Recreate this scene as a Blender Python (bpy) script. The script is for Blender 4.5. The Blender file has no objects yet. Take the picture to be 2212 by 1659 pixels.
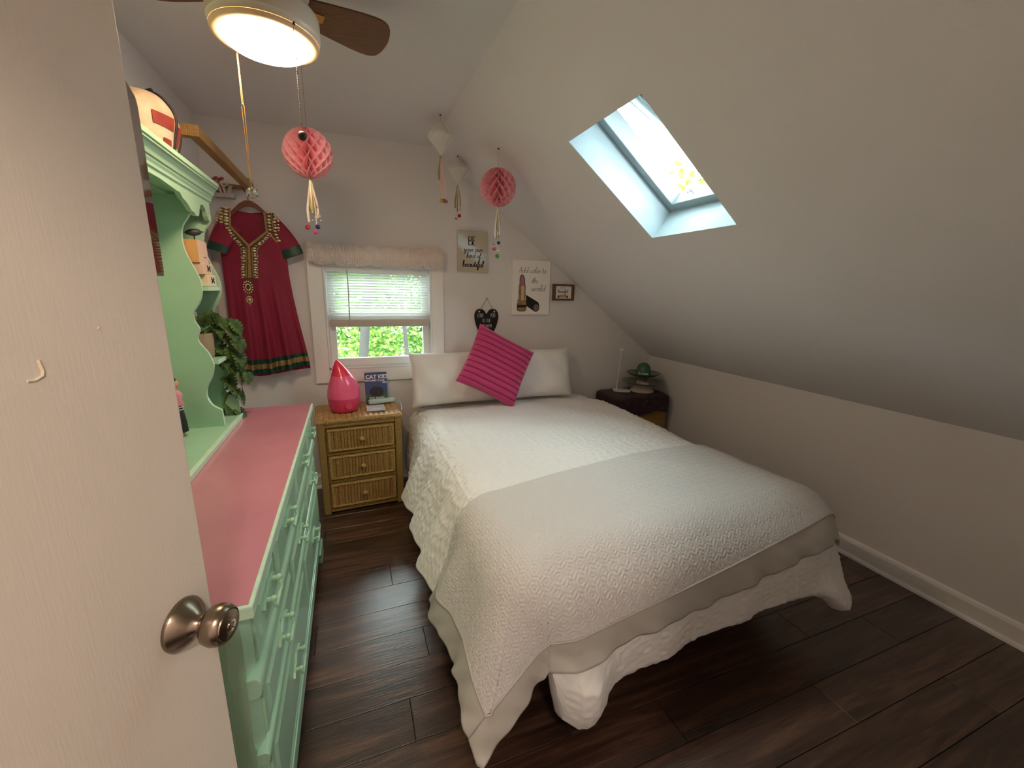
import bpy, math, random
import numpy as np
from mathutils import Matrix, Vector

# ------------------------------------------------------------------ camera
S = bpy.context.scene
COL = S.collection
IMG_W, IMG_H = 2212.0, 1659.0
FPX = 898.437
CAM_H = 1.48
YAW, PITCH, ROLL = (math.radians(a) for a in (21.2798, 12.7818, 1.1819))
_f = np.array([math.sin(YAW) * math.cos(PITCH), math.cos(YAW) * math.cos(PITCH), -math.sin(PITCH)])
_r = np.array([math.cos(YAW), -math.sin(YAW), 0.0])
_u = np.cross(_r, _f)
_r2 = _r * math.cos(ROLL) + _u * math.sin(ROLL)
_u2 = -_r * math.sin(ROLL) + _u * math.cos(ROLL)
CAM = np.array([0.0, 0.0, CAM_H])
cam_data = bpy.data.cameras.new('camera')
cam_data.sensor_width = 36.0
cam_data.sensor_fit = 'HORIZONTAL'
cam_data.lens = 36.0 * FPX / IMG_W
cam_data.clip_start = 0.02
cam_data.clip_end = 200
cam = bpy.data.objects.new('camera', cam_data)
COL.objects.link(cam)
m4 = Matrix.Identity(4)
for i in range(3):
    m4[i][0], m4[i][1], m4[i][2], m4[i][3] = _r2[i], _u2[i], -_f[i], CAM[i]
cam.matrix_world = m4
S.camera = cam


def on(px, py, axis, val):
    """point where the ray of a photo pixel meets the plane axis=val"""
    d = _f + _r2 * (px - IMG_W / 2) / FPX - _u2 * (py - IMG_H / 2) / FPX
    return CAM + d * ((val - CAM[axis]) / d[axis])


# ------------------------------------------------------------------ world, sun, exposure
SKY = 22.0
EXPOSURE = 0.72
SUN = 2.5
FAN_GLOW = 38.0
HALL_GLOW = 120.0
w = bpy.data.worlds.new('overcast_sky')
S.world = w
w.use_nodes = True
bg = w.node_tree.nodes['Background']
bg.inputs[0].default_value = (0.83, 0.95, 1.0, 1)
bg.inputs[1].default_value = SKY
sun_d = bpy.data.lights.new('sun', 'SUN')
sun_d.energy = SUN
sun_d.angle = 0.05
sun_d.color = (1.0, 0.93, 0.8)
sun = bpy.data.objects.new('sun', sun_d)
COL.objects.link(sun)
sun.rotation_euler = Vector((-0.75, -0.45, 0.48)).to_track_quat('Z', 'Y').to_euler()
def portal(name, loc, zdir, xdir, sx, sy):
    d = bpy.data.lights.new(name, 'AREA')
    d.shape = 'RECTANGLE'
    d.size, d.size_y = sx, sy
    d.cycles.is_portal = True
    o = bpy.data.objects.new(name, d)
    COL.objects.link(o)
    z = Vector(zdir).normalized()
    x = Vector(xdir).normalized()
    yv = z.cross(x)
    mm = Matrix.Identity(4)
    for i in range(3):
        mm[i][0], mm[i][1], mm[i][2], mm[i][3] = x[i], yv[i], z[i], loc[i]
    o.matrix_world = mm


# sampling portals in the two openings (they give no light of their own)
portal('window_portal', (0.2115, 3.325, 1.26), (0, 1, 0), (1, 0, 0), 0.74, 0.73)
portal('skylight_portal', (1.2465 + 0.602 * 0.2, 1.622, 1.953 + 0.7985 * 0.2), (0.602, 0, 0.7985), (0.7985, 0, -0.602), 0.64, 0.51)
vs = S.view_settings
vs.view_transform = 'Standard'
vs.look = 'None'
vs.gamma = 1.0
vs.use_curve_mapping = False
vs.exposure = EXPOSURE
S.cycles.max_bounces = 9
S.cycles.diffuse_bounces = 6
S.cycles.transparent_max_bounces = 16
S.cycles.sample_clamp_indirect = 12.0
S.cycles.caustics_reflective = False
S.cycles.caustics_refractive = False

# ------------------------------------------------------------------ room numbers (metres)
D = 3.2            # back wall
XL = -0.78         # left wall
XR = 2.652         # knee wall
KZ = 0.894         # knee wall height
CZ = 2.442         # ceiling
XRIDGE = 0.599
YF = -0.10         # front wall (behind the camera)
SL = math.radians(37.016)
E1 = np.array([math.cos(SL), 0, -math.sin(SL)])    # down the slope
EN = np.array([math.sin(SL), 0, math.cos(SL)])     # out of the slope
SLOPE0 = np.array([XRIDGE, 0, CZ])

rng = np.random.default_rng(7)
random.seed(7)


# ------------------------------------------------------------------ mesh helpers
def lin(c):
    return tuple(((v / 255.0) / 12.92 if v / 255.0 <= 0.04045 else (((v / 255.0) + 0.055) / 1.055) ** 2.4) for v in c)


class MB:
    def __init__(self):
        self.v, self.f, self.mi, self.n, self.m = [], [], [], 0, 0

    def add(self, v, f):
        v = np.asarray(v, float).reshape(-1, 3)
        self.v.append(v)
        self.f += [tuple(int(i) + self.n for i in q) for q in f]
        self.mi += [self.m] * len(f)
        self.n += len(v)
        return self

    def box(self, x0, x1, y0, y1, z0, z1):
        v = [(x, y, z) for x in (x0, x1) for y in (y0, y1) for z in (z0, z1)]
        return self.add(v, [(0, 1, 3, 2), (4, 6, 7, 5), (0, 4, 5, 1), (2, 3, 7, 6), (0, 2, 6, 4), (1, 5, 7, 3)])

    def obox(self, c, size, ax):
        c = np.asarray(c, float)
        ax = [np.asarray(a, float) for a in ax]
        v = [c + ax[0] * size[0] / 2 * i + ax[1] * size[1] / 2 * j + ax[2] * size[2] / 2 * k
             for i in (-1, 1) for j in (-1, 1) for k in (-1, 1)]
        return self.add(v, [(0, 1, 3, 2), (4, 6, 7, 5), (0, 4, 5, 1), (2, 3, 7, 6), (0, 2, 6, 4), (1, 5, 7, 3)])

    def prism(self, poly, o, ux, uy, un, d0, d1):
        """2-D outline on plane (o, ux, uy), extruded along un from d0 to d1"""
        o, ux, uy, un = (np.asarray(a, float) for a in (o, ux, uy, un))
        n = len(poly)
        a = [o + ux * p[0] + uy * p[1] + un * d0 for p in poly]
        b = [o + ux * p[0] + uy * p[1] + un * d1 for p in poly]
        f = [tuple(range(n))[::-1], tuple(range(n, 2 * n))]
        f += [(i, (i + 1) % n, n + (i + 1) % n, n + i) for i in range(n)]
        return self.add(a + b, f)

    def lathe(self, prof, n=24, c=(0, 0, 0), ax=((1, 0, 0), (0, 1, 0), (0, 0, 1)), cap=True, pleat=0.0):
        c = np.asarray(c, float)
        X, Y, Z = (np.asarray(a, float) for a in ax)
        v = []
        for r, z in prof:
            for i in range(n):
                t = 2 * math.pi * i / n
                rr = r * (1 - pleat * (i % 2))
                v.append(c + X * rr * math.cos(t) + Y * rr * math.sin(t) + Z * z)
        f = []
        k = len(prof)
        for j in range(k - 1):
            for i in range(n):
                i2 = (i + 1) % n
                f.append((j * n + i, j * n + i2, (j + 1) * n + i2, (j + 1) * n + i))
        if cap:
            f.append(tuple(range(n))[::-1])
            f.append(tuple(range((k - 1) * n, k * n)))
        return self.add(v, f)

    def sphere(self, c, r, nu=12, nv=8, sc=(1, 1, 1)):
        c = np.asarray(c, float)
        prof = [(math.sin(math.pi * j / nv), -math.cos(math.pi * j / nv)) for j in range(nv + 1)]
        prof[0] = (0.02, -1)
        prof[-1] = (0.02, 1)
        m = MB().lathe(prof, nu)
        v = m.v[0] * r * np.asarray(sc, float) + c
        return self.add(v, m.f)

    def tube(self, pts, r, n=8, closed=False):
        pts = [np.asarray(p, float) for p in pts]
        k = len(pts)
        rs = r if hasattr(r, '__len__') else [r] * k
        v = []
        prev = None
        for i, p in enumerate(pts):
            if closed:
                t = pts[(i + 1) % k] - pts[i - 1]
            else:
                t = pts[min(i + 1, k - 1)] - pts[max(i - 1, 0)]
            t = t / (np.linalg.norm(t) + 1e-12)
            if prev is None:
                a = np.array([0, 0, 1.0]) if abs(t[2]) < 0.9 else np.array([1.0, 0, 0])
                x = np.cross(t, a)
            else:
                x = prev - t * (prev @ t)
            x /= np.linalg.norm(x) + 1e-12
            prev = x
            y = np.cross(t, x)
            for j in range(n):
                q = 2 * math.pi * j / n
                v.append(p + (x * math.cos(q) + y * math.sin(q)) * rs[i])
        f = []
        for i in range(k if closed else k - 1):
            for j in range(n):
                j2 = (j + 1) % n
                i2 = (i + 1) % k
                f.append((i * n + j, i * n + j2, i2 * n + j2, i2 * n + j))
        if not closed:
            f.append(tuple(range(n))[::-1])
            f.append(tuple(range((k - 1) * n, k * n)))
        return self.add(v, f)

    def grid(self, P, flip=False, mask=None, wrap=False):
        P = np.asarray(P, float)
        nu, nv = P.shape[:2]
        idx = np.arange(nu * nv).reshape(nu, nv)
        a, b, c, d = idx[:-1, :-1], idx[1:, :-1], idx[1:, 1:], idx[:-1, 1:]
        q = np.stack([a, b, c, d] if not flip else [a, d, c, b], -1)
        if mask is not None:
            q = q[mask]
        q = q.reshape(-1, 4)
        if wrap:
            l = np.stack([idx[-1, :-1], idx[0, :-1], idx[0, 1:], idx[-1, 1:]], -1).reshape(-1, 4)
            if flip:
                l = l[:, ::-1]
            q = np.concatenate([q, l])
        return self.add(P.reshape(-1, 3), q.tolist())

    def build(self, name, mat, parent=None, smooth=None, bevel=0.0, local=False, solid=0.0, seg=2):
        me = bpy.data.meshes.new(name)
        v = np.concatenate(self.v)
        if parent is not None and not local:
            r = parent
            while r.parent is not None:
                r = r.parent
            M = np.array(r.matrix_basis.inverted())
            v = v @ M[:3, :3].T + M[:3, 3]
        me.from_pydata(v.tolist(), [], self.f)
        mats = mat if isinstance(mat, (list, tuple)) else [mat]
        for x in mats:
            me.materials.append(x)
        if len(mats) > 1:
            me.polygons.foreach_set('material_index', self.mi)
        if smooth is not None:
            me.polygons.foreach_set('use_smooth', [True] * len(me.polygons))
            if smooth < 180:
                me.set_sharp_from_angle(angle=math.radians(smooth))
        me.update()
        o = bpy.data.objects.new(name, me)
        COL.objects.link(o)
        if parent is not None:
            o.parent = parent
        if bevel:
            b = o.modifiers.new('bevel', 'BEVEL')
            b.width = bevel
            b.segments = seg
            b.limit_method = 'ANGLE'
            b.angle_limit = math.radians(40)
            b.harden_normals = False
        if solid:
            s = o.modifiers.new('solidify', 'SOLIDIFY')
            s.thickness = solid
            s.offset = -1
        return o


def tag(o, label=None, cat=None, group=None, kind=None):
    if label:
        o['label'] = label
    if cat:
        o['category'] = cat
    if group:
        o['group'] = group
    if kind:
        o['kind'] = kind
    return o


def thing(name, loc, label, cat, group=None, rz=0.0, kind=None):
    o = bpy.data.objects.new(name, None)
    o.empty_display_size = 0.05
    COL.objects.link(o)
    o.location = loc
    o.rotation_euler = (0, 0, rz)
    o.matrix_basis = Matrix.Translation(Vector(loc)) @ Matrix.Rotation(rz, 4, 'Z')
    return tag(o, label, cat, group, kind)


def catmull(pts, k=6, closed=False):
    pts = [np.asarray(p, float) for p in pts]
    n = len(pts)
    out = []
    rngi = range(n) if closed else range(n - 1)
    for i in rngi:
        if closed:
            p0, p1, p2, p3 = pts[i - 1], pts[i], pts[(i + 1) % n], pts[(i + 2) % n]
        else:
            p0, p1, p2, p3 = pts[max(i - 1, 0)], pts[i], pts[i + 1], pts[min(i + 2, n - 1)]
        for j in range(k):
            t = j / k
            out.append(0.5 * (2 * p1 + (p2 - p0) * t + (2 * p0 - 5 * p1 + 4 * p2 - p3) * t * t + (3 * p1 - p0 - 3 * p2 + p3) * t ** 3))
    if not closed:
        out.append(pts[-1])
    return out


# ------------------------------------------------------------------ materials
def new_mat(name):
    m = bpy.data.materials.new(name)
    m.use_nodes = True
    nt = m.node_tree
    return m, nt, nt.nodes['Principled BSDF']


def mat(name, rgb, rough=0.5, metal=0.0, spec=0.5, var=0.0, vscale=8.0, bump=0.0, bscale=60.0, stretch=None, sheen=0.0,
        coat=0.0, trans=0.0, sub=0.0, rgb2=None, alpha=None):
    m, nt, p = new_mat(name)
    c = lin(rgb)
    p.inputs['Base Color'].default_value = (*c, 1)
    p.inputs['Roughness'].default_value = rough
    p.inputs['Metallic'].default_value = metal
    p.inputs['Specular IOR Level'].default_value = spec
    if sheen:
        p.inputs['Sheen Weight'].default_value = sheen
    if coat:
        p.inputs['Coat Weight'].default_value = coat
        p.inputs['Coat Roughness'].default_value = 0.08
    if trans:
        p.inputs['Transmission Weight'].default_value = trans
    if sub:
        p.inputs['Subsurface Weight'].default_value = sub
        p.inputs['Subsurface Radius'].default_value = (0.02, 0.02, 0.02)
    tc = nt.nodes.new('ShaderNodeTexCoord')
    src = tc.outputs['Object']
    if stretch:
        mp = nt.nodes.new('ShaderNodeMapping')
        mp.inputs['Scale'].default_value = stretch
        nt.links.new(src, mp.inputs[0])
        src = mp.outputs[0]
    if var or rgb2:
        nz = nt.nodes.new('ShaderNodeTexNoise')
        nz.inputs['Scale'].default_value = vscale
        nz.inputs['Detail'].default_value = 4
        nt.links.new(src, nz.inputs[0])
        mx = nt.nodes.new('ShaderNodeMix')
        mx.data_type = 'RGBA'
        mr = nt.nodes.new('ShaderNodeMapRange')
        mr.inputs[1].default_value = 0.3
        mr.inputs[2].default_value = 0.7
        nt.links.new(nz.outputs[0], mr.inputs[0])
        nt.links.new(mr.outputs[0], mx.inputs[0])
        c2 = lin(rgb2) if rgb2 else tuple(x * (1 + var) for x in c)
        c1 = c if rgb2 else tuple(x * (1 - var) for x in c)
        mx.inputs[6].default_value = (*c1, 1)
        mx.inputs[7].default_value = (*c2, 1)
        nt.links.new(mx.outputs[2], p.inputs['Base Color'])
    if bump:
        nb = nt.nodes.new('ShaderNodeTexNoise')
        nb.inputs['Scale'].default_value = bscale
        nb.inputs['Detail'].default_value = 3
        nt.links.new(src, nb.inputs[0])
        b = nt.nodes.new('ShaderNodeBump')
        b.inputs['Strength'].default_value = bump
        b.inputs['Distance'].default_value = 0.01
        nt.links.new(nb.outputs[0], b.inputs['Height'])
        nt.links.new(b.outputs[0], p.inputs['Normal'])
    return m


def glass_mat(name, tint=(1, 1, 1), gloss=0.08, rough=0.0):
    m, nt, p = new_mat(name)
    nt.nodes.remove(p)
    out = nt.nodes['Material Output']
    tr = nt.nodes.new('ShaderNodeBsdfTransparent')
    tr.inputs[0].default_value = (*tint, 1)
    gl = nt.nodes.new('ShaderNodeBsdfGlossy')
    gl.inputs['Roughness'].default_value = rough
    fr = nt.nodes.new('ShaderNodeFresnel')
    fr.inputs[0].default_value = 1.45
    mx = nt.nodes.new('ShaderNodeMixShader')
    nt.links.new(fr.outputs[0], mx.inputs[0])
    nt.links.new(tr.outputs[0], mx.inputs[1])
    nt.links.new(gl.outputs[0], mx.inputs[2])
    nt.links.new(mx.outputs[0], out.inputs[0])
    return m


def wood_floor_mat():
    m, nt, p = new_mat('dark_laminate_wood')
    N, L = nt.nodes, nt.links
    tc = N.new('ShaderNodeTexCoord')
    oi = N.new('ShaderNodeObjectInfo')
    mp = N.new('ShaderNodeMapping')
    mp.inputs['Scale'].default_value = (1.2, 14, 1)
    ad = N.new('ShaderNodeVectorMath')
    ad.operation = 'ADD'
    sc = N.new('ShaderNodeVectorMath')
    sc.operation = 'SCALE'
    sc.inputs[0].default_value = (13.1, 7.7, 3.3)
    L.new(oi.outputs['Random'], sc.inputs['Scale'])
    L.new(tc.outputs['Object'], ad.inputs[0])
    L.new(sc.outputs[0], ad.inputs[1])
    L.new(ad.outputs[0], mp.inputs[0])
    n1 = N.new('ShaderNodeTexNoise')
    n1.inputs['Scale'].default_value = 2.2
    n1.inputs['Detail'].default_value = 8
    n1.inputs['Roughness'].default_value = 0.65
    n1.inputs['Distortion'].default_value = 0.6
    L.new(mp.outputs[0], n1.inputs[0])
    cr = N.new('ShaderNodeValToRGB')
    e = cr.color_ramp.elements
    e[0].position, e[0].color = 0.30, (*lin((36, 24, 18)), 1)
    e[1].position, e[1].color = 0.72, (*lin((112, 80, 62)), 1)
    mid = e.new(0.5)
    mid.color = (*lin((70, 47, 36)), 1)
    L.new(n1.outputs[0], cr.inputs[0])
    hs = N.new('ShaderNodeHueSaturation')
    mr = N.new('ShaderNodeMapRange')
    mr.inputs[3].default_value = 0.72
    mr.inputs[4].default_value = 1.2
    L.new(oi.outputs['Random'], mr.inputs[0])
    L.new(mr.outputs[0], hs.inputs['Value'])
    L.new(cr.outputs[0], hs.inputs['Color'])
    L.new(hs.outputs[0], p.inputs['Base Color'])
    p.inputs['Roughness'].default_value = 0.3
    p.inputs['Specular IOR Level'].default_value = 0.75
    p.inputs['Coat Weight'].default_value = 0.35
    p.inputs['Coat Roughness'].default_value = 0.3
    mp2 = N.new('ShaderNodeMapping')
    mp2.inputs['Scale'].default_value = (6, 90, 1)
    L.new(ad.outputs[0], mp2.inputs[0])
    n2 = N.new('ShaderNodeTexNoise')
    n2.inputs['Scale'].default_value = 2
    n2.inputs['Detail'].default_value = 4
    L.new(mp2.outputs[0], n2.inputs[0])
    b = N.new('ShaderNodeBump')
    b.inputs['Strength'].default_value = 0.25
    b.inputs['Distance'].default_value = 0.004
    L.new(n2.outputs[0], b.inputs['Height'])
    L.new(b.outputs[0], p.inputs['Normal'])
    return m


def leaf_mat(name, rgb, rgb2):
    m, nt, p = new_mat(name)
    N, L = nt.nodes, nt.links
    out = N['Material Output']
    tc = N.new('ShaderNodeTexCoord')
    nz = N.new('ShaderNodeTexNoise')
    nz.inputs['Scale'].default_value = 1.3
    nz.inputs['Detail'].default_value = 3
    L.new(tc.outputs['Object'], nz.inputs[0])
    mr = N.new('ShaderNodeMapRange')
    mr.inputs[1].default_value = 0.35
    mr.inputs[2].default_value = 0.65
    L.new(nz.outputs[0], mr.inputs[0])
    mx = N.new('ShaderNodeMix')
    mx.data_type = 'RGBA'
    mx.inputs[6].default_value = (*lin(rgb), 1)
    mx.inputs[7].default_value = (*lin(rgb2), 1)
    L.new(mr.outputs[0], mx.inputs[0])
    L.new(mx.outputs[2], p.inputs['Base Color'])
    p.inputs['Roughness'].default_value = 0.55
    tl = N.new('ShaderNodeBsdfTranslucent')
    L.new(mx.outputs[2], tl.inputs[0])
    ms = N.new('ShaderNodeMixShader')
    ms.inputs[0].default_value = 0.4
    L.new(p.outputs[0], ms.inputs[1])
    L.new(tl.outputs[0], ms.inputs[2])
    L.new(ms.outputs[0], out.inputs[0])
    return m


def emit_mat(name, col, strength, rough_rgb=None, mixv=0.0):
    m, nt, p = new_mat(name)
    p.inputs['Base Color'].default_value = (*(rough_rgb or (0.8, 0.7, 0.5)), 1)
    p.inputs['Roughness'].default_value = 0.3
    p.inputs['Emission Color'].default_value = (*col, 1)
    p.inputs['Emission Strength'].default_value = strength
    return m


M = {}
M['wall'] = mat('pale_grey_wall_paint', (231, 225, 224), 0.75, bump=0.06, bscale=220)
M['ceil'] = mat('pale_grey_ceiling_paint', (231, 226, 227), 0.8, bump=0.06, bscale=200)
M['trim'] = mat('white_trim_paint', (245, 241, 237), 0.4, bump=0.02, bscale=80)
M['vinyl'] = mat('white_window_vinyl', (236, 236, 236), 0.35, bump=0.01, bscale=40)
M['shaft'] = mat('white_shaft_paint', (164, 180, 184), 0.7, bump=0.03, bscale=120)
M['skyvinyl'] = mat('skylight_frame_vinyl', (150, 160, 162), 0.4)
M['skyglass'] = glass_mat('skylight_glass', (0.72, 0.78, 0.76))
M['floor'] = wood_floor_mat()
M['subfloor'] = mat('dark_joint', (26, 17, 13), 0.8, var=0.2)
M['glass'] = glass_mat('window_glass', (0.72, 0.75, 0.73))
M['door'] = mat('cream_door_paint', (232, 220, 206), 0.45, bump=0.05, bscale=30, stretch=(14, 14, 1))
M['nickel'] = mat('brushed_bronze_nickel', (142, 128, 112), 0.26, metal=1.0, bump=0.03, bscale=50, stretch=(1, 1, 20))
M['mint'] = mat('mint_green_paint', (168, 206, 176), 0.32, var=0.05, vscale=5, bump=0.05, bscale=22, coat=0.15)
M['mintedge'] = mat('pale_mint_edge_paint', (196, 226, 200), 0.35, var=0.08, vscale=30, bump=0.05, bscale=40)
M['pinktop'] = mat('dusty_pink_enamel', (196, 130, 144), 0.16, var=0.05, vscale=6, bump=0.03, bscale=9)
M['wood_tan'] = mat('tan_pine_wood', (158, 118, 68), 0.5, var=0.2, vscale=6, stretch=(3, 1, 12), bump=0.05)
M['wood_hanger'] = mat('red_brown_hanger_wood', (122, 66, 44), 0.4, var=0.15, vscale=9)
M['dress'] = mat('crimson_crepe', (136, 1, 48), 0.62, var=0.08, vscale=7, bump=0.08, bscale=300, sheen=0.1)
M['gold'] = mat('antique_gold_thread', (168, 138, 88), 0.35, metal=0.7, var=0.25, vscale=160, bump=0.5, bscale=300)
M['gem'] = mat('glass_rhinestone', (228, 214, 170), 0.08, metal=0.75, var=0.1, vscale=90)
M['dkgreen'] = mat('dark_green_satin', (14, 62, 46), 0.38, var=0.15, vscale=30, bump=0.1, bscale=120)
M['white_fab'] = mat('white_cotton', (240, 236, 232), 0.85, bump=0.08, bscale=500, sheen=0.15)
M['duvet'] = mat('white_seersucker_cotton', (233, 229, 226), 0.85, bump=0.1, bscale=420, sheen=0.15)
M['blanket'] = mat('silver_grey_matelasse', (208, 203, 200), 0.6, bump=0.06, bscale=500, sheen=0.15)
M['satin'] = mat('grey_satin_border', (188, 182, 174), 0.42, var=0.04, vscale=9, bump=0.05, bscale=30)
M['pinkcush'] = mat('raspberry_fleece', (204, 62, 122), 0.9, bump=0.4, bscale=420, sheen=0.25)
M['mattress'] = mat('grey_ticking', (168, 172, 170), 0.8, bump=0.1, bscale=200)
M['bedmetal'] = mat('black_bed_metal', (24, 24, 26), 0.5, metal=0.6)
M['wicker'] = mat('honey_wicker', (164, 124, 62), 0.55, var=0.3, vscale=70, bump=0.7, bscale=130, stretch=(1, 1, 3))
M['wickerlt'] = mat('pale_wicker_braid', (190, 152, 88), 0.5, var=0.3, vscale=90, bump=0.7, bscale=160)
M['wickerfr'] = mat('wrapped_reed', (158, 126, 62), 0.5, var=0.28, vscale=40, bump=0.6, bscale=60, stretch=(1, 1, 7))
M['black'] = mat('black_gap', (14, 12, 11), 0.8)
M['pinkplastic'] = mat('hot_pink_plastic', (255, 104, 148), 0.22, sub=0.25, coat=0.2)
M['pinkbase'] = mat('deep_pink_plastic', (228, 62, 108), 0.35, coat=0.1)
M['pinkspout'] = mat('red_pink_plastic', (246, 48, 84), 0.25, sub=0.2, coat=0.2)
M['whiteplastic'] = mat('white_plastic', (224, 228, 226), 0.35)
M['mintplastic'] = mat('pale_aqua_plastic', (196, 222, 216), 0.35)
M['ink'] = mat('black_ink', (22, 18, 17), 0.6)
M['inkgrey'] = mat('grey_brown_ink', (122, 104, 98), 0.6)
M['whiteink'] = mat('white_chalk_ink', (216, 210, 204), 0.7)
M['signgloss'] = mat('beige_glossy_board', (196, 182, 164), 0.04, coat=1.0)
M['canvas'] = mat('off_white_canvas', (250, 243, 238), 0.8, bump=0.2, bscale=600)
M['chalkblack'] = mat('black_chalkboard', (16, 14, 14), 0.55)
M['lip'] = mat('mauve_pink_print', (178, 108, 128), 0.6)
M['goldprint'] = mat('gold_print', (156, 122, 78), 0.5, var=0.3, vscale=30)
M['paleprint'] = mat('pale_gold_print', (214, 188, 158), 0.5)
M['peach'] = mat('peach_print', (206, 158, 128), 0.6)
M['frame_brown'] = mat('walnut_frame', (112, 76, 42), 0.5, var=0.2, vscale=30)
M['jute'] = mat('jute_string', (150, 122, 88), 0.9)
M['pinkpaper'] = leaf_mat('pink_tissue_paper', (255, 205, 212), (252, 192, 202))
M['whitepaper'] = leaf_mat('white_tissue_paper', (255, 252, 248), (252, 247, 242))
M['ribbonw'] = mat('cream_ribbon', (220, 204, 190), 0.6)
M['ribbong'] = mat('sage_gold_ribbon', (164, 152, 108), 0.35, metal=0.4)
M['ribbonp'] = mat('blush_ribbon', (222, 180, 178), 0.6)
M['silver'] = mat('silver_sequin', (220, 214, 200), 0.12, metal=1.0)
M['red'] = mat('red_bead', (170, 18, 30), 0.3)
M['blue'] = mat('navy_bead', (26, 34, 92), 0.3)
M['green'] = mat('green_bead', (52, 128, 52), 0.4)
M['pinkbead'] = mat('magenta_bead', (198, 60, 118), 0.3)
M['yellow'] = mat('mustard_bead', (186, 158, 62), 0.4)
M['fanwhite'] = mat('ivory_enamel', (226, 214, 192), 0.35)
M['blade'] = mat('brown_fan_blade', (112, 66, 34), 0.45, var=0.2, vscale=10, stretch=(2, 12, 1))
M['chain'] = mat('dark_chain_metal', (96, 84, 72), 0.3, metal=1.0)
M['brass'] = mat('warm_brass', (206, 152, 84), 0.3, metal=1.0)
M['bulb'] = emit_mat('lit_frosted_glass', (1.0, 0.75, 0.49), FAN_GLOW)
M['halllamp'] = emit_mat('lit_hall_glass', (1.0, 0.86, 0.72), HALL_GLOW)
M['ringglow'] = mat('frosted_glass_rim', (240, 205, 165), 0.4, sub=0.4)
M['crystal'] = mat('cut_crystal', (245, 245, 240), 0.02, trans=1.0)
M['tvglass'] = mat('black_tv_glass', (10, 10, 12), 0.03, spec=1.0, coat=1.0)
M['tvblack'] = mat('black_tv_plastic', (12, 12, 13), 0.35)
M['bagcloth'] = mat('cream_printed_cloth', (168, 142, 116), 0.85, rgb2=(196, 176, 152), vscale=14, bump=0.15, bscale=120)
M['bagred'] = mat('rust_red_cloth', (128, 44, 34), 0.85, var=0.2, vscale=30)
M['bagdark'] = mat('dark_strap', (34, 24, 24), 0.7)
M['cherry'] = mat('glossy_cherry_plastic', (150, 14, 48), 0.08, coat=0.6)
M['plantleaf'] = leaf_mat('monstera_leaf', (40, 76, 30), (108, 132, 66))
M['vine'] = mat('vine_stem', (52, 66, 34), 0.6)
M['pot'] = mat('tan_grey_pot', (172, 142, 104), 0.6, rgb2=(150, 140, 128), vscale=6)
M['kraft'] = mat('orange_kraft_carton', (214, 160, 104), 0.6)
M['blush'] = mat('blush_carton', (226, 190, 172), 0.55)
M['creambox'] = mat('cream_box', (230, 212, 182), 0.5)
M['bird'] = mat('slate_bird', (52, 58, 66), 0.5, var=0.2, vscale=40)
M['skin'] = mat('doll_skin', (214, 158, 122), 0.45)
M['pinkdoll'] = mat('doll_pink_cloth', (226, 140, 152), 0.7)
M['blackdoll'] = mat('doll_black_cloth', (26, 24, 28), 0.6)
M['whiteorn'] = mat('white_ornament', (206, 196, 184), 0.6, bump=0.2, bscale=60)
M['redorn'] = mat('faded_red_ornament', (158, 74, 64), 0.6, var=0.2, vscale=60)
M['bookblue'] = mat('book_cover_blue', (58, 78, 132), 0.3)
M['bookdark'] = mat('book_cover_dark', (32, 34, 44), 0.3)
M['bookgreen'] = mat('book_cover_green', (70, 98, 58), 0.3)
M['bookcloud'] = mat('book_cover_cloud', (176, 184, 212), 0.3)
M['paper'] = mat('book_pages', (226, 220, 206), 0.8)
M['whiteprint'] = mat('white_print', (240, 238, 236), 0.4)
M['notepad'] = mat('white_blue_wrapper', (226, 230, 240), 0.35, rgb2=(200, 208, 226), vscale=60)
M['sequin'] = mat('plum_sequin_cloth', (44, 26, 34), 0.35, rgb2=(78, 54, 62), vscale=260, metal=0.5, bump=0.8, bscale=260)
M['teal'] = mat('teal_green_glaze', (56, 104, 84), 0.25, coat=0.3)
M['olive'] = mat('grey_green_glaze', (112, 112, 88), 0.3, coat=0.3)
M['stoneware'] = mat('cream_stoneware', (198, 184, 168), 0.45)
M['bark'] = mat('grey_bark', (34, 30, 26), 0.9, var=0.3, vscale=6, bump=0.6, bscale=14, stretch=(1, 1, 0.3))
M['leafA'] = leaf_mat('spring_leaf', (70, 108, 34), (122, 154, 62))
M['leafB'] = leaf_mat('mid_green_leaf', (42, 78, 30), (92, 126, 58))
M['leafC'] = leaf_mat('yellow_green_leaf', (58, 78, 20), (92, 106, 38))
M['ground'] = mat('lawn_ground', (78, 98, 52), 0.9, var=0.2, vscale=2)
M['slat'] = leaf_mat('white_blind_slat', (236, 234, 232), (230, 228, 226))
M['valance'] = mat('ruched_rosette_cloth', (224, 208, 200), 0.8, bump=0.15, bscale=150, sheen=0.2)

# ================================================================== the room
X3, Y3, Z3 = np.eye(3)
WX0, WX1, WZ0, WZ1 = -0.157, 0.580, 0.897, 1.622       # window hole
WT = 0.13

# floor: every plank is a board of its own
fl = MB().box(XL - 0.1, XR + 0.1, YF - 1.6, D + 0.1, -0.06, -0.009).build('floor', M['subfloor'])
tag(fl, kind='structure')
PW, G = 0.16, 0.0012
plank_cache = {}


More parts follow.
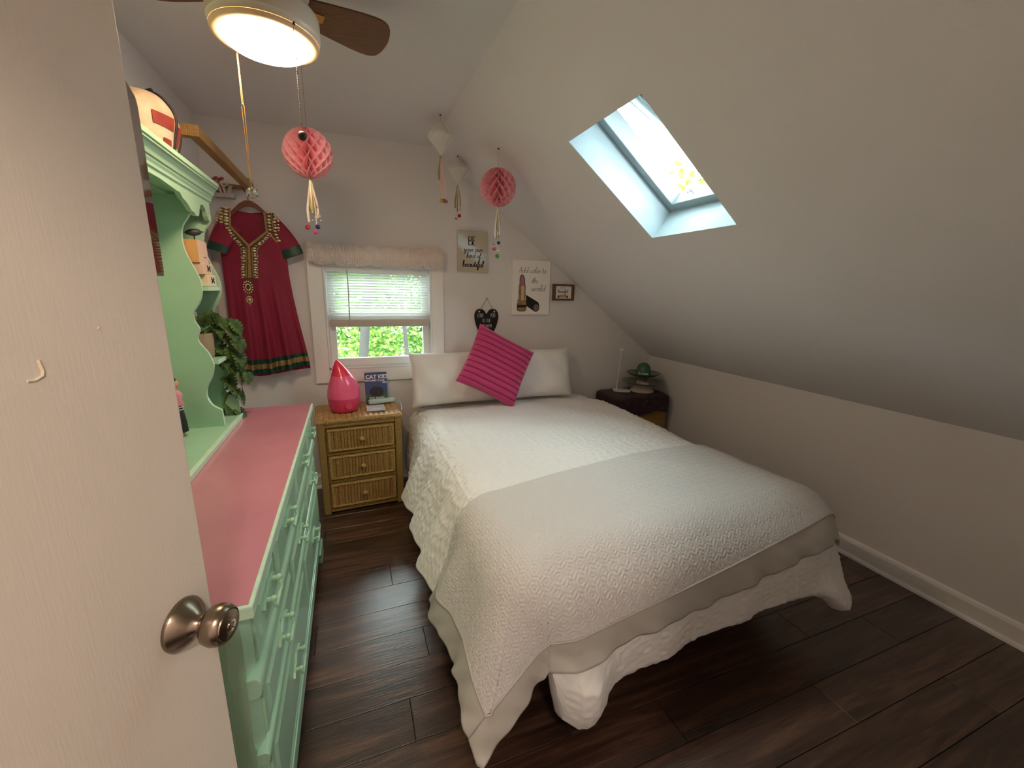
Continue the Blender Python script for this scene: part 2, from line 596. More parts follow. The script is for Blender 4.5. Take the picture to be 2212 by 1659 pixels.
def plank(x0, x1, y0):
    L = round(x1 - x0, 3)
    if L not in plank_cache:
        b = MB()
        c = 0.0007
        l, wd = L - 2 * G, PW - 2 * G
        v = [(0, 0, -0.008), (l, 0, -0.008), (l, wd, -0.008), (0, wd, -0.008),
             (0, 0, -c), (l, 0, -c), (l, wd, -c), (0, wd, -c),
             (c, c, 0), (l - c, c, 0), (l - c, wd - c, 0), (c, wd - c, 0)]
        f = [(8, 9, 10, 11)]
        for i in range(4):
            j = (i + 1) % 4
            f += [(i, j, 4 + j, 4 + i), (4 + i, 4 + j, 8 + j, 8 + i)]
        b.add(v, f)
        plank_cache[L] = b.build('plank', M['floor'], fl, local=True)
        o = plank_cache[L]
    else:
        o = plank_cache[L].copy()
        COL.objects.link(o)
    o.parent = fl
    o.location = (x0 + G, y0 + G, 0)


prnd = random.Random(3)
y = 1.605 - PW * 11
row = 0
while y < D:
    x = XL - 0.02 - [0.0, 0.44, 0.86, 0.22, 0.66][row % 5] - 0.06 * prnd.randint(0, 3)
    while x < XR:
        plank(max(x, XL - 0.02), min(x + 1.2, XR + 0.01), y)
        x += 1.2
    y += PW
    row += 1

# back wall with the window hole
b = MB()
b.box(XL - 0.12, WX0, D, D + WT, -0.05, CZ + 0.15)
b.box(WX0, WX1, D, D + WT, -0.05, WZ0)
b.box(WX0, WX1, D, D + WT, WZ1, CZ + 0.15)
top = lambda x: CZ - (x - XRIDGE) * math.tan(SL)
b.prism([(WX1, -0.05), (XR + 0.12, -0.05), (XR + 0.12, top(XR + 0.12) + 0.2), (XRIDGE + 0.1, CZ + 0.15), (WX1, CZ + 0.15)], (0, D, 0), X3, Z3, Y3, 0, WT)
tag(b.build('wall_back', M['wall']), kind='structure')
tag(MB().box(XL - 0.12, XL, YF - 0.1, D, -0.05, CZ + 0.15).build('wall_left', M['wall']), kind='structure')
tag(MB().box(XR, XR + 0.12, YF - 0.1, D, -0.05, KZ + 0.02).build('wall_right', M['wall']), kind='structure')
# wall with the doorway behind the camera
DX0, DX1, DZ = -0.56, 0.36, 2.06
b = MB()
b.box(XL, DX0, YF - 0.1, YF, 0, CZ + 0.1)
b.box(DX1, XR, YF - 0.1, YF, 0, CZ + 0.1)
b.box(DX0, DX1, YF - 0.1, YF, DZ, CZ + 0.1)
tag(b.build('wall_front', M['wall']), kind='structure')
tag(MB().box(XL - 0.12, XRIDGE + 0.02, YF - 0.1, D + 0.02, CZ, CZ + 0.15).build('ceiling', M['ceil']), kind='structure')
# sloping ceiling with the skylight hole
SY0, SY1 = 1.36, 1.884
S0 = (0.987 - XRIDGE) / math.cos(SL)
S1 = (1.506 - XRIDGE) / math.cos(SL)
SEND = (XR + 0.13 - XRIDGE) / math.cos(SL)
SD = 0.205
b = MB()
for s0, s1, y0, y1 in ((-0.02, S0, YF - 0.1, D + 0.02), (S1, SEND, YF - 0.1, D + 0.02), (S0, S1, YF - 0.1, SY0), (S0, S1, SY1, D + 0.02)):
    b.obox(SLOPE0 + E1 * (s0 + s1) / 2 + Y3 * (y0 + y1) / 2 + EN * SD / 2, (s1 - s0, y1 - y0, SD), (E1, Y3, EN))
tag(b.build('ceiling_slope', M['ceil']), kind='structure')

# baseboards
def baseboard(name, pts, n, parent=None):
    b = MB()
    for (p, q) in pts:
        p, q = np.array(p, float), np.array(q, float)
        n3 = np.array(n, float)
        prof = [(0, 0), (0.016, 0), (0.016, 0.085), (0.011, 0.1), (0.004, 0.106), (0, 0.106)]
        b.prism(prof, p, n3, Z3, (q - p) / np.linalg.norm(q - p), 0, np.linalg.norm(q - p))
        shoe = [(0.016, 0), (0.03, 0), (0.027, 0.012), (0.016, 0.02)]
        b.prism(shoe, p, n3, Z3, (q - p) / np.linalg.norm(q - p), 0, np.linalg.norm(q - p))
    return tag(b.build(name, M['trim']), kind='structure')


baseboard('baseboard_right', [((XR, YF, 0), (XR, D, 0))], (-1, 0, 0))
baseboard('baseboard_back', [((XL, D, 0), (XR, D, 0))], (0, -1, 0))
baseboard('baseboard_left', [((XL, YF, 0), (XL, D, 0))], (1, 0, 0))

# landing behind the doorway, with its own ceiling lamp
b = MB()
b.box(XL - 0.12, XR + 0.12, YF - 1.6, YF - 1.5, -0.05, CZ + 0.1)
b.box(XL - 0.22, XL - 0.12, YF - 1.6, YF - 0.1, -0.05, CZ + 0.1)
b.box(1.3, 1.4, YF - 1.5, YF - 0.1, -0.05, CZ + 0.1)
tag(b.build('wall_landing', M['wall']), kind='structure')
tag(MB().box(XL - 0.2, 1.4, YF - 1.6, YF - 0.1, CZ, CZ + 0.1).build('ceiling_landing', M['ceil']), kind='structure')
hl = thing('ceiling_lamp', (0.0, -0.75, CZ), 'round glass ceiling lamp on the landing behind the doorway', 'lamp')
MB().lathe([(0.12, 0), (0.12, -0.02), (0.1, -0.025)], 24, (0.0, -0.75, CZ)).build('base_ring', M['fanwhite'], hl, 40)
MB().lathe([(0.1, -0.025), (0.098, -0.05), (0.075, -0.08), (0.03, -0.095)], 24, (0.0, -0.75, CZ)).build('glass_shade', M['halllamp'], hl, 60)

# ---------------------------------------------------------------- window
win = thing('window_1', (0.2, D, WZ0), None, None, kind='structure')
CT = 0.02
for nm, bx in (('casing', (-0.25, WX0, 0.80, 1.735)), ('casing', (WX1, 0.67, 0.80, 1.735)), ('casing', (WX0, WX1, WZ1, 1.735)), ('casing', (WX0, WX1, 0.80, WZ0))):
    MB().box(bx[0] + .0005, bx[1] - .0005, D - CT, D, bx[2], bx[3]).build(nm, M['trim'], win, bevel=0.003)
b = MB()
for x0, x1, z0, z1 in ((WX0, WX0 + 0.014, WZ0, WZ1), (WX1 - 0.014, WX1, WZ0, WZ1), (WX0, WX1, WZ0, WZ0 + 0.014), (WX0, WX1, WZ1 - 0.014, WZ1)):
    b.box(x0, x1, D - CT - 0.004, D + WT + 0.01, z0, z1)
b.build('jamb', M['vinyl'], win, bevel=0.002)
SX0, SX1 = WX0 + 0.014, WX1 - 0.014


def sash(name, z0, z1, y0, sw=0.047):
    b = MB()
    b.box(SX0, SX0 + sw, y0, y0 + 0.035, z0, z1)
    b.box(SX1 - sw, SX1, y0, y0 + 0.035, z0, z1)
    b.box(SX0 + sw, SX1 - sw, y0, y0 + 0.035, z0, z0 + sw + 0.006)
    b.box(SX0 + sw, SX1 - sw, y0, y0 + 0.035, z1 - 0.035, z1)
    s = b.build(name, M['vinyl'], win, bevel=0.003)
    MB().box(SX0 + sw - 0.005, SX1 - sw + 0.005, y0 + 0.015, y0 + 0.019, z0 + sw, z1 - 0.03).build('pane', M['glass'], s)


sash('lower_sash', WZ0 + 0.014, 1.28, D + 0.045)
sash('upper_sash', 1.25, WZ1 - 0.014, D + 0.085)

# blind
bl = thing('window_blind', (0.2, D + 0.015, 1.2), 'white slatted window blind drawn halfway down over the bright window', 'blind')
BX0, BX1, BY = WX0 + 0.02, WX1 - 0.02, D + 0.014
MB().box(BX0, BX1, BY - 0.02, BY + 0.02, 1.575, 1.606).build('headrail', M['vinyl'], bl, bevel=0.003)
MB().box(BX0 + 0.004, BX1 - 0.002, BY - 0.024, BY + 0.02, 1.198, 1.247).build('bottom_rail', mat('taupe_blind_rail', (196, 182, 172), 0.5), bl, bevel=0.006)
sl_me = None
nsl = 17
for i in range(nsl):
    z = 1.262 + i * (1.57 - 1.262) / (nsl - 1)
    if sl_me is None:
        t = np.linspace(-1, 1, 5)
        P = np.zeros((2, 5, 3))
        for k, xx in enumerate((BX0 + 0.004, BX1 - 0.004)):
            P[k, :, 0] = xx
            P[k, :, 1] = BY + 0.0135 * t * math.cos(0.62)
            P[k, :, 2] = -0.0135 * t * math.sin(0.62) + 0.0018 * (1 - t * t)
        o = MB().grid(P).build('slat', M['slat'], bl, 180)
        sl_me = o
        base = o
    else:
        o = base.copy()
        COL.objects.link(o)
        o.parent = bl
    o.location = (0, 0, z)
for xx in (0.0, 0.43):
    MB().tube([(xx, BY - 0.0145, 1.6), (xx, BY - 0.0145, 1.22)], 0.0012, 6).build('ladder_cord', M['vinyl'], bl)
MB().tube([on(749, 583, 1, 3.185), on(752, 620, 1, 3.18), on(756, 702, 1, 3.18)], 0.0035, 8).build('tilt_wand', mat('grey_wand', (176, 168, 162), 0.4), bl, 60)

# valance of ruched rosettes
vx0, vx1, vz0, vz1 = -0.232, 0.655, 1.628, 1.745
nu, nv = 260, 46
uu = np.linspace(vx0, vx1, nu)[:, None]
tt = np.linspace(0, 1, nv)[None, :]
ang = (tt - 0.5) * math.pi * 1.15
zc, hz = (vz0 + vz1) / 2, (vz1 - vz0) / 2
zz = zc + hz * np.sign(np.sin(ang)) * np.abs(np.sin(ang)) ** 0.55 * np.ones_like(uu)
yy = D - 0.045 - 0.045 * np.sign(np.cos(ang)) * np.abs(np.cos(ang)) ** 0.55 * np.ones_like(uu)
disp = np.zeros_like(zz)
best = np.full_like(zz, 9.0)
for k in range(8):
    for q, zo in enumerate((0.03, -0.035)):
        cx0 = vx0 + 0.02 + k * 0.122 + 0.06 * q
        du, dz = uu - cx0, zz - (zc + zo)
        r = np.hypot(du, dz)
        th = np.arctan2(dz, du)
        h = 0.0042 * np.sin(2 * math.pi * (r / 0.0145) + th + k) * np.clip(1.2 - r / 0.08, 0, 1) + 0.015 * np.clip(1 - (r / 0.068) ** 2, 0, 1)
        disp = np.where(r < best, h, disp)
        best = np.minimum(best, r)
P = np.stack([np.broadcast_to(uu, zz.shape), yy - disp * np.clip(np.cos(ang), 0, 1), zz + disp * np.sin(ang)], -1)
b = MB().grid(P, flip=True)
b.box(vx0 + 0.01, vx1 - 0.01, D - 0.045, D - CT - 0.001, vz0 + 0.02, vz1 - 0.015)
b.box(vx0 - 0.0, vx0 + 0.012, D - 0.08, D - CT - 0.001, vz0 + 0.012, vz1 - 0.012)
b.box(vx1 - 0.012, vx1, D - 0.08, D - CT - 0.001, vz0 + 0.012, vz1 - 0.012)
tag(b.build('window_valance', M['valance'], None, 50), 'ruched cream rosette fabric valance across the top of the window', 'valance')

# ---------------------------------------------------------------- skylight
sk = thing('window_2', tuple(SLOPE0 + E1 * (S0 + S1) / 2 + Y3 * (SY0 + SY1) / 2), None, None, kind='structure')


def sp(s, yv, n):
    return SLOPE0 + E1 * s + Y3 * yv + EN * n


def sbox(b, s0, s1, y0, y1, n0, n1):
    return b.obox(sp((s0 + s1) / 2, (y0 + y1) / 2, (n0 + n1) / 2), (s1 - s0, y1 - y0, n1 - n0), (E1, Y3, EN))


LT = 0.0015
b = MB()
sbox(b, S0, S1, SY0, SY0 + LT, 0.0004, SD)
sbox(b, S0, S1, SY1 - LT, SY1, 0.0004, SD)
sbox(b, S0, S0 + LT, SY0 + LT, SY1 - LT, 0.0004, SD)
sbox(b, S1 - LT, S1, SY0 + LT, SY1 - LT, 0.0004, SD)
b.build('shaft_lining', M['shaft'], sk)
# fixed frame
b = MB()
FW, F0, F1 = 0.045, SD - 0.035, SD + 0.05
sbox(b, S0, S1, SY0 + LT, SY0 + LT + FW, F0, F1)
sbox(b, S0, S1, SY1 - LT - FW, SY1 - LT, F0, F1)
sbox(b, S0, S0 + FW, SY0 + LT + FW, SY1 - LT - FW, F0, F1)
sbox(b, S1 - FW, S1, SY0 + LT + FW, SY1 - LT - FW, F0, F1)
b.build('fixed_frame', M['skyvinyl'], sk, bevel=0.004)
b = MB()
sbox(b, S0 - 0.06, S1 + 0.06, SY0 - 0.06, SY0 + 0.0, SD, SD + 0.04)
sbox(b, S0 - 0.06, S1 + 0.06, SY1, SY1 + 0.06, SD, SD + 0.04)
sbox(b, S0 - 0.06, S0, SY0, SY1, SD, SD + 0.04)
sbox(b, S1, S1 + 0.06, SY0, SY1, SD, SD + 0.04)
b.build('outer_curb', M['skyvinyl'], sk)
# sash hinged along the top edge, pushed open at the bottom
OP = math.radians(12)
hs = sp(S0 - 0.035, 0, F1 + 0.006)
A1 = E1 * math.cos(OP) + EN * math.sin(OP)
AN = -E1 * math.sin(OP) + EN * math.cos(OP)
LS = S1 - S0 + 0.025


def abox(b, s0, s1, y0, y1, n0, n1):
    return b.obox(hs + A1 * (s0 + s1) / 2 + Y3 * (y0 + y1) / 2 + AN * (n0 + n1) / 2, (s1 - s0, y1 - y0, n1 - n0), (A1, Y3, AN))


b = MB()
SW = 0.075
ya, yb = SY0 + 0.02, SY1 - 0.02
abox(b, 0, LS, ya, ya + SW, 0, 0.04)
abox(b, 0, LS, yb - SW, yb, 0, 0.04)
abox(b, 0, 0.05, ya + SW, yb - SW, 0, 0.04)
abox(b, LS - SW, LS, ya + SW, yb - SW, 0, 0.04)
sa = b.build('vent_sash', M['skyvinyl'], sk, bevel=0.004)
abox(MB(), 0.04, LS - SW + 0.01, ya + SW - 0.01, yb - SW + 0.01, 0.022, 0.027).build('pane', M['skyglass'], sa)
# operator handle on the lower frame rail
b = MB()
hc = sp(S1 - FW - 0.004, 1.70, SD - 0.005)
b.tube([hc, hc - E1 * 0.03], 0.007, 10)
hk = hc - E1 * 0.034
for k in range(5):
    t = 2 * math.pi * k / 5
    b.sphere(hk + Y3 * 0.016 * math.cos(t) + EN * 0.016 * math.sin(t), 0.009, 8, 6)
b.sphere(hk, 0.014, 10, 6)
b.build('crank_knob', M['whiteplastic'], sk, 60)

# ---------------------------------------------------------------- open door
PD = CAM + (_f + _r2 * (393 - 1106) / FPX - _u2 * (1347 - 829.5) / FPX) * 0.56      # rosette centre on the door face
na = math.radians(-22)
DN = np.array([math.cos(na), math.sin(na), 0])
DT = np.array([-math.sin(na), math.cos(na), 0])
DW = 0.76
edge = 0.0525
p0 = np.array([PD[0], PD[1], 0]) + DT * edge
dr = thing('door_1', tuple(p0 - DT * DW), None, None, kind='structure')
MB().obox(p0 - DT * DW / 2 - DN * 0.0175 + Z3 * 1.02, (DW, 0.035, 2.02), (DT, DN, Z3)).build('door_slab', M['door'], dr, bevel=0.002)
ax = (DT, Z3, DN)
kn = MB().lathe([(0.034, 0), (0.0345, 0.003), (0.033, 0.006), (0.026, 0.014), (0.019, 0.02), (0.0125, 0.026), (0.0115, 0.03)], 40, PD, ax).build('rosette', M['nickel'], dr, 40)
MB().lathe([(0.0112, 0.028), (0.0125, 0.032), (0.019, 0.0345), (0.0245, 0.04), (0.0268, 0.048), (0.0262, 0.056), (0.0235, 0.062), (0.0215, 0.0635), (0.0205, 0.0628), (0.0195, 0.0645), (0.012, 0.067), (0.004, 0.0675)], 40, PD, ax).build('knob', M['nickel'], kn, 35)
MB().lathe([(0.0075, 0.0655), (0.0075, 0.0688), (0.005, 0.0692), (0.0045, 0.067)], 20, PD, ax).build('lock_button', M['silver'], kn, 40)
# chips in the paint showing the filler
b = MB()


def ondoor(px, py):
    d = _f + _r2 * (px - 1106) / FPX - _u2 * (py - 829.5) / FPX
    return CAM + d * (((PD - CAM) @ DN) / (d @ DN))


for line, r in ((((82, 778), (92, 800), (92, 812)), 0.0016), (((92, 812), (75, 822), (58, 824)), 0.0014), (((214, 705), (212, 711)), 0.001)):
    b.tube([ondoor(*q) for q in line], r, 6)
b.build('paint_chip', mat('pale_filler', (232, 216, 190), 0.6), dr)

# ================================================================== dresser
TX, TY0, TY1, TZ = -0.211, 0.822, 2.363, 0.871     # top: front edge, ends, height
FX = -0.234
BY0, BY1 = 0.845, 2.335
BKX = -0.70
ds = thing('dresser', (-0.45, 1.59, 0), 'long mint green dresser with a pink top, beside the open door', 'dresser')
b = MB()
b.box(BKX + 0.02, FX - 0.045, BY0 + 0.002, BY0 + 0.02, 0.10, TZ - 0.03)
b.box(BKX + 0.02, FX - 0.02, BY1 - 0.02, BY1, 0.10, TZ - 0.03)
b.box(BKX, BKX + 0.02, BY0 + 0.002, BY1, 0.10, TZ - 0.03)
b.box(BKX + 0.02, FX - 0.02, BY0 + 0.02, BY1 - 0.02, 0.10, 0.12)
b.box(FX - 0.02, FX, BY0 + 0.033, BY1, 0.12, TZ - 0.03)
b.build('carcass', M['mint'], ds)
# scalloped, canted corner post at the near end
zs = np.linspace(0.12, TZ - 0.03, 90)


def wv(z):
    t = ((z - 0.12) % 0.36) / 0.36
    return 0.034 + 0.012 * math.sin(2 * math.pi * t * 1.0 + 0.8) + 0.006 * math.sin(4 * math.pi * t)


P = np.zeros((3, len(zs), 3))
for i, z in enumerate(zs):
    k = wv(z)
    P[0, i] = (FX - 0.012 - k, BY0, z)
    P[1, i] = (FX - 0.006 - 0.2 * k, BY0 + 0.008, z)
    P[2, i] = (FX + 0.0005, BY0 + 0.034, z)
b = MB().grid(P)
Q = np.zeros((2, len(zs), 3))
for i, z in enumerate(zs):
    Q[0, i] = (FX - 0.09, BY0 + 0.0005, z)
    Q[1, i] = P[0, i]
b.grid(Q)
b.build('corner_post', M['mint'], ds, 35)
t_ = MB()
t_.box(BKX - 0.005, TX, TY0, TY1, TZ - 0.03, TZ)
t_.build('edged_board', M['mintedge'], ds, bevel=0.004)
MB().box(BKX, TX - 0.008, TY0 + 0.008, TY1 - 0.008, TZ - 0.001, TZ + 0.0012).build('pink_surface', M['pinktop'], ds)


def rail(z0, z1, x, name='moulding_rail', ya=BY0 - 0.002, yb=BY1 + 0.008):
    c, h = (z0 + z1) / 2, (z1 - z0) / 2
    prof = [(FX - 0.012, z0)] + [(x - 0.012 + 0.012 * math.cos(t), c + h * math.sin(t)) for t in np.linspace(-1.5, 1.5, 9)] + [(FX - 0.012, z1)]
    MB().prism(prof, (0, 0, 0), X3, Z3, Y3, ya, yb).build(name, M['mint'], ds, 50)


rail(0.632, 0.680, -0.219)
rail(0.455, 0.485, -0.221)
# plinth and feet
b = MB()
b.box(BKX + 0.01, -0.228, BY0, BY1, 0.085, 0.165)
b.box(BKX + 0.01, -0.222, BY0 - 0.006, BY1 + 0.006, 0.165, 0.178)
b.box(BKX + 0.01, -0.2255, BY0 - 0.003, BY1 + 0.003, 0.178, 0.192)
b.build('plinth', M['mint'], ds, bevel=0.003)
for y0, y1 in ((BY0 - 0.004, BY0 + 0.16), (BY1 - 0.16, BY1 + 0.004)):
    poly = [(y0, 0), (y1 - 0.06, 0), (y1 - 0.045, 0.04), (y1 - 0.02, 0.06), (y1, 0.0852), (y0, 0.0852)]
    if y0 > 1.5:
        poly = [(y1, 0), (y0 + 0.06, 0), (y0 + 0.045, 0.04), (y0 + 0.02, 0.06), (y0, 0.0852), (y1, 0.0852)]
    MB().prism(poly, (0, 0, 0), Y3, Z3, X3, -0.26, -0.221).build('foot', M['mint'], ds)
    MB().box(BKX + 0.02, BKX + 0.06, y0 if y0 < 1.5 else y1 - 0.04, y0 + 0.04 if y0 < 1.5 else y1, 0, 0.0852).build('foot', M['mint'], ds)


def pull_into(parent, yc, zc, xs):
    """painted bail pull on a scrolled back plate"""
    b = MB()
    pl = [(-0.062, 0), (-0.052, 0.009), (-0.043, 0.006), (-0.036, 0.017), (-0.024, 0.012), (-0.014, 0.02), (0, 0.026)]
    outl = pl + [(-y_, z_) for y_, z_ in pl[-2::-1]]
    low = [(-y_, -z_ * 0.8) for y_, z_ in pl[1:]] + [(y_, -z_ * 0.8) for y_, z_ in pl[-2:0:-1]]
    b.prism([(1.12 * a_, 1.15 * c_) for a_, c_ in outl + low], (0, yc, zc), Y3, Z3, X3, xs, xs + 0.0055)
    for s in (-1, 1):
        b.tube([(xs, yc + s * 0.04, zc + 0.004), (xs + 0.016, yc + s * 0.04, zc + 0.004)], 0.0055, 8)
        b.sphere((xs + 0.018, yc + s * 0.04, zc + 0.004), 0.008, 8, 6)
    pts = catmull([(xs + 0.016, yc - 0.04, zc), (xs + 0.022, yc - 0.037, zc - 0.018), (xs + 0.02, yc - 0.02, zc - 0.024), (xs + 0.022, yc, zc - 0.02),
                   (xs + 0.02, yc + 0.02, zc - 0.024), (xs + 0.022, yc + 0.037, zc - 0.018), (xs + 0.016, yc + 0.04, zc)], 4)
    b.tube(pts, 0.0042, 8)
    b.build('pull', M['mint'], parent, 40)


def drawer(y0, y1, z0, z1):
    g = 0.006
    y0, y1, z0, z1 = y0 + g, y1 - g, z0 + g, z1 - g
    b = MB()
    b.box(FX - 0.004, FX + 0.0055, y0, y1, z0, z1)
    # raised bevelled field
    m_ = 0.022
    a = [(FX + 0.0055, y0 + m_, z0 + m_), (FX + 0.0055, y1 - m_, z0 + m_), (FX + 0.0055, y1 - m_, z1 - m_), (FX + 0.0055, y0 + m_, z1 - m_)]
    q = 0.012
    c = [(FX + 0.0115, y0 + m_ + q, z0 + m_ + q), (FX + 0.0115, y1 - m_ - q, z0 + m_ + q), (FX + 0.0115, y1 - m_ - q, z1 - m_ - q), (FX + 0.0115, y0 + m_ + q, z1 - m_ - q)]
    # rim bead
    b.add(a + c, [(4, 5, 6, 7)] + [(i, (i + 1) % 4, 4 + (i + 1) % 4, 4 + i) for i in range(4)])
    d = b.build('drawer', M['mint'], ds, bevel=0.0015)
    pull_into(d, (y0 + y1) / 2, (z0 + z1) / 2 + 0.01, FX + 0.0115)


for y0, y1 in ((0.88, 1.13), (1.13, 1.59), (1.59, 2.05), (2.05, 2.33)):
    drawer(y0, y1, 0.680, 0.838)
for y0, y1 in ((0.88, 1.345), (1.345, 1.835), (1.835, 2.33)):
    drawer(y0, y1, 0.487, 0.630)
for y0, y1 in ((0.88, 1.605), (1.605, 2.33)):
    drawer(y0, y1, 0.195, 0.453)

# ================================================================== hutch on the dresser
HB = TZ + 0.0015
HT = HB + 0.020
hu = thing('hutch', (-0.6, 1.59, HB), 'mint green hutch with wavy shelf sides standing on the pink dresser top', 'hutch')
HY0, HY1 = 1.0, 2.195
HBX = -0.675
MB().box(HBX, -0.497, HY0, HY1, HB, HT).build('base_board', M['mint'], hu, bevel=0.002)
MB().box(-0.509, -0.493, HY0 - 0.002, HY1 + 0.002, HB, HT + 0.001).build('front_edge_strip', M['mintedge'], hu, bevel=0.002)
prof = [(-0.544, 1.765), (-0.545, 1.732), (-0.569, 1.694), (-0.578, 1.657), (-0.576, 1.607), (-0.559, 1.552), (-0.541, 1.501), (-0.538, 1.458), (-0.550, 1.409), (-0.574, 1.370),
        (-0.578, 1.351), (-0.575, 1.328), (-0.564, 1.301), (-0.575, 1.262), (-0.564, 1.234), (-0.547, 1.206), (-0.537, 1.175), (-0.534, 1.150), (-0.545, 1.105), (-0.563, 1.071), (-0.571, 1.039),
        (-0.570, 1.014), (-0.556, 0.984), (-0.527, 0.962)]
wave = [tuple(p) for p in catmull(prof, 4)]
side = wave + [(-0.524, HT), (HBX, HT), (HBX, 1.80), (-0.544, 1.80)]
side_o = [(x + (0.022 if x > HBX + 0.01 else 0), z) for x, z in side]
for yc, pr in ((2.01, side), (1.18, side), (HY1 - 0.009, side_o), (HY0 + 0.009, side_o)):
    bb = MB()
    bb.prism(pr, (0, yc, 0), X3, Z3, Y3, -0.0085, 0.0085)
    sp_ = bb.build('side_panel', M['mint'], hu)
    # pale painted front edge following the wave
    e = MB()
    pts = [(x + (0.022 if pr is side_o else 0), z) for x, z in wave] + [(-0.524 + (0.022 if pr is side_o else 0), HT + 0.001)]
    Pq = np.array([[(x + 0.0007, yc - 0.0088, z) for x, z in pts], [(x + 0.0007, yc + 0.0088, z) for x, z in pts]])
    e.grid(Pq)
    e.build('front_edge', M['mintedge'], sp_, 40)
MB().box(HBX - 0.008, HBX, HY0, HY1, HB, 1.80).build('back_panel', M['mint'], hu)
for ya, yb in ((2.0185, HY1 - 0.0175), (HY0 + 0.0175, 1.1715)):
    for zt, xf in ((1.468, -0.519), (1.172, -0.519)):
        s_ = MB().box(HBX, xf, ya, yb, zt - 0.017, zt).build('shelf', M['mint'], hu)
        MB().box(xf, xf + 0.0012, ya, yb, zt - 0.017, zt).build('shelf_edge', M['mintedge'], s_)
# frieze with scalloped lower edge
zb = 1.80


def scallop():
    z1, z2 = 1.735, 1.785
    half = [(HY1, zb + 0.03), (HY1, z1 + 0.004), (2.160, z1 - 0.002), (2.148, z1 + 0.012), (2.135, z1 + 0.034), (2.105, z1 + 0.05), (2.075, z1 + 0.046), (2.055, z1 + 0.026), (2.044, z1 + 0.006), (2.03, z1 - 0.004), (1.995, z1 - 0.004),
            (1.988, z1 + 0.004), (1.955, z1 + 0.006), (1.93, z1 + 0.02), (1.905, z1 + 0.03), (1.88, z1 + 0.034), (1.855, z1 + 0.05), (1.82, z2), (1.70, z2 + 0.008)]
    mirror = [(3.195 - y_, z_) for y_, z_ in half[::-1]]
    return half + mirror


MB().prism(scallop(), (0, 0, 0), Y3, Z3, X3, -0.537, -0.521).build('scalloped_frieze', M['mint'], hu)
cp = [(-0.60, 1.806), (-0.521, 1.806), (-0.519, 1.812), (-0.516, 1.813), (-0.515, 1.822), (-0.510, 1.830), (-0.509, 1.836), (-0.505, 1.838), (-0.502, 1.850), (-0.494, 1.861), (-0.487, 1.865), (-0.487, 1.871), (-0.483, 1.873), (-0.483, 1.888), (-0.60, 1.888)]
b = MB()
b.prism(cp, (0, 0, 0), X3, Z3, Y3, HY0 - 0.02, HY1 + 0.016)
b.build('cornice', M['mint'], hu)
MB().box(HBX - 0.01, -0.60, HY0 - 0.02, HY1 + 0.016, 1.80, 1.888).build('top_board', M['mint'], hu)

# ================================================================== things in and on the hutch
# boxes on the far shelf
sy0 = 2.03
bx = thing('gift_box', (-0.565, 2.10, 1.468), 'small cream box with a black bow, lowest in the stack on the hutch shelf', 'box', 'small boxes on the hutch shelf')
MB().box(-0.635, -0.520, 2.045, 2.145, 1.4685, 1.5135).build('box_body', M['creambox'], bx, bevel=0.002)


def bow(x, yc, zc, parent):
    s = 1.0
    pl = [(-0.018, 0.013), (-0.008, 0.006), (0, 0.004), (0.008, 0.006), (0.018, 0.013), (0.017, 0.002), (0.011, 0), (0.017, -0.004), (0.018, -0.012), (0.006, -0.005), (0, -0.004), (-0.006, -0.005), (-0.018, -0.012), (-0.017, -0.004), (-0.011, 0), (-0.017, 0.002)]
    MB().prism(pl, (0, yc, zc), Y3, Z3, X3, x, x + 0.002).build('bow', M['ink'], parent)


bow(-0.520, 2.098, 1.492, bx)
bx = thing('gift_box', (-0.575, 2.10, 1.514), 'small blush box with a black bow, between the cream box and the carton', 'box', 'small boxes on the hutch shelf')
MB().box(-0.645, -0.528, 2.035, 2.14, 1.514, 1.559).build('box_body', M['blush'], bx, bevel=0.002)
bow(-0.528, 2.095, 1.538, bx)
bx = thing('carton', (-0.61, 2.08, 1.56), 'tall blush and orange carton on top of the box stack in the hutch', 'box')
b = MB()
b.box(-0.660, -0.538, 2.03, 2.145, 1.5595, 1.645)
b.build('carton_body', M['kraft'], bx, bevel=0.001)
MB().box(-0.538, -0.5372, 2.031, 2.144, 1.56, 1.6445).build('front_face', M['blush'], bx)
MB().box(-0.5372, -0.5368, 2.085, 2.12, 1.58, 1.584).build('print_line', M['inkgrey'], bx)
# bird
bd = thing('bird_figurine', (-0.60, 2.07, 1.645), 'dark slate bird figurine standing on the carton in the hutch', 'figurine')
b = MB()
bc = np.array([-0.558, 2.078, 1.676])
pr = [(0.001, -0.03), (0.006, -0.026), (0.012, -0.012), (0.0135, 0.0), (0.0125, 0.012), (0.011, 0.018), (0.009, 0.022), (0.004, 0.026), (0.0008, 0.036)]
bdir = np.array([0.85, 0.5, 0.15])
bdir /= np.linalg.norm(bdir)
bsd = np.cross(Z3, bdir)
bsd /= np.linalg.norm(bsd)
b.lathe(pr, 14, bc, (bsd, np.cross(bdir, bsd), bdir))
b.build('body', M['bird'], bd, 60)
for dy in (-0.004, 0.006):
    MB().tube([bc + (0, dy, -0.008), bc + (0, dy + 0.002, -0.031)], 0.0012, 6).build('leg', M['ink'], bd)

# trailing plant
pl_ = thing('potted_plant', (-0.60, 2.10, 1.1725), 'trailing swiss cheese plant spilling out of a tan pot on the hutch shelf', 'plant')
MB().lathe([(0.042, 0), (0.047, 0.01), (0.052, 0.09), (0.053, 0.105), (0.049, 0.105), (0.046, 0.095)], 24, (-0.595, 2.095, 1.1725)).build('pot', M['pot'], pl_, 40)
MB().lathe([(0.046, 0.0), (0.02, 0.006)], 20, (-0.595, 2.095, 1.262)).build('soil', M['bark'], pl_, 60)
MB().box(-0.59, -0.586, 2.055, 2.08, 1.25, 1.365).build('plant_tag', M['creambox'], pl_)
lrnd = random.Random(11)


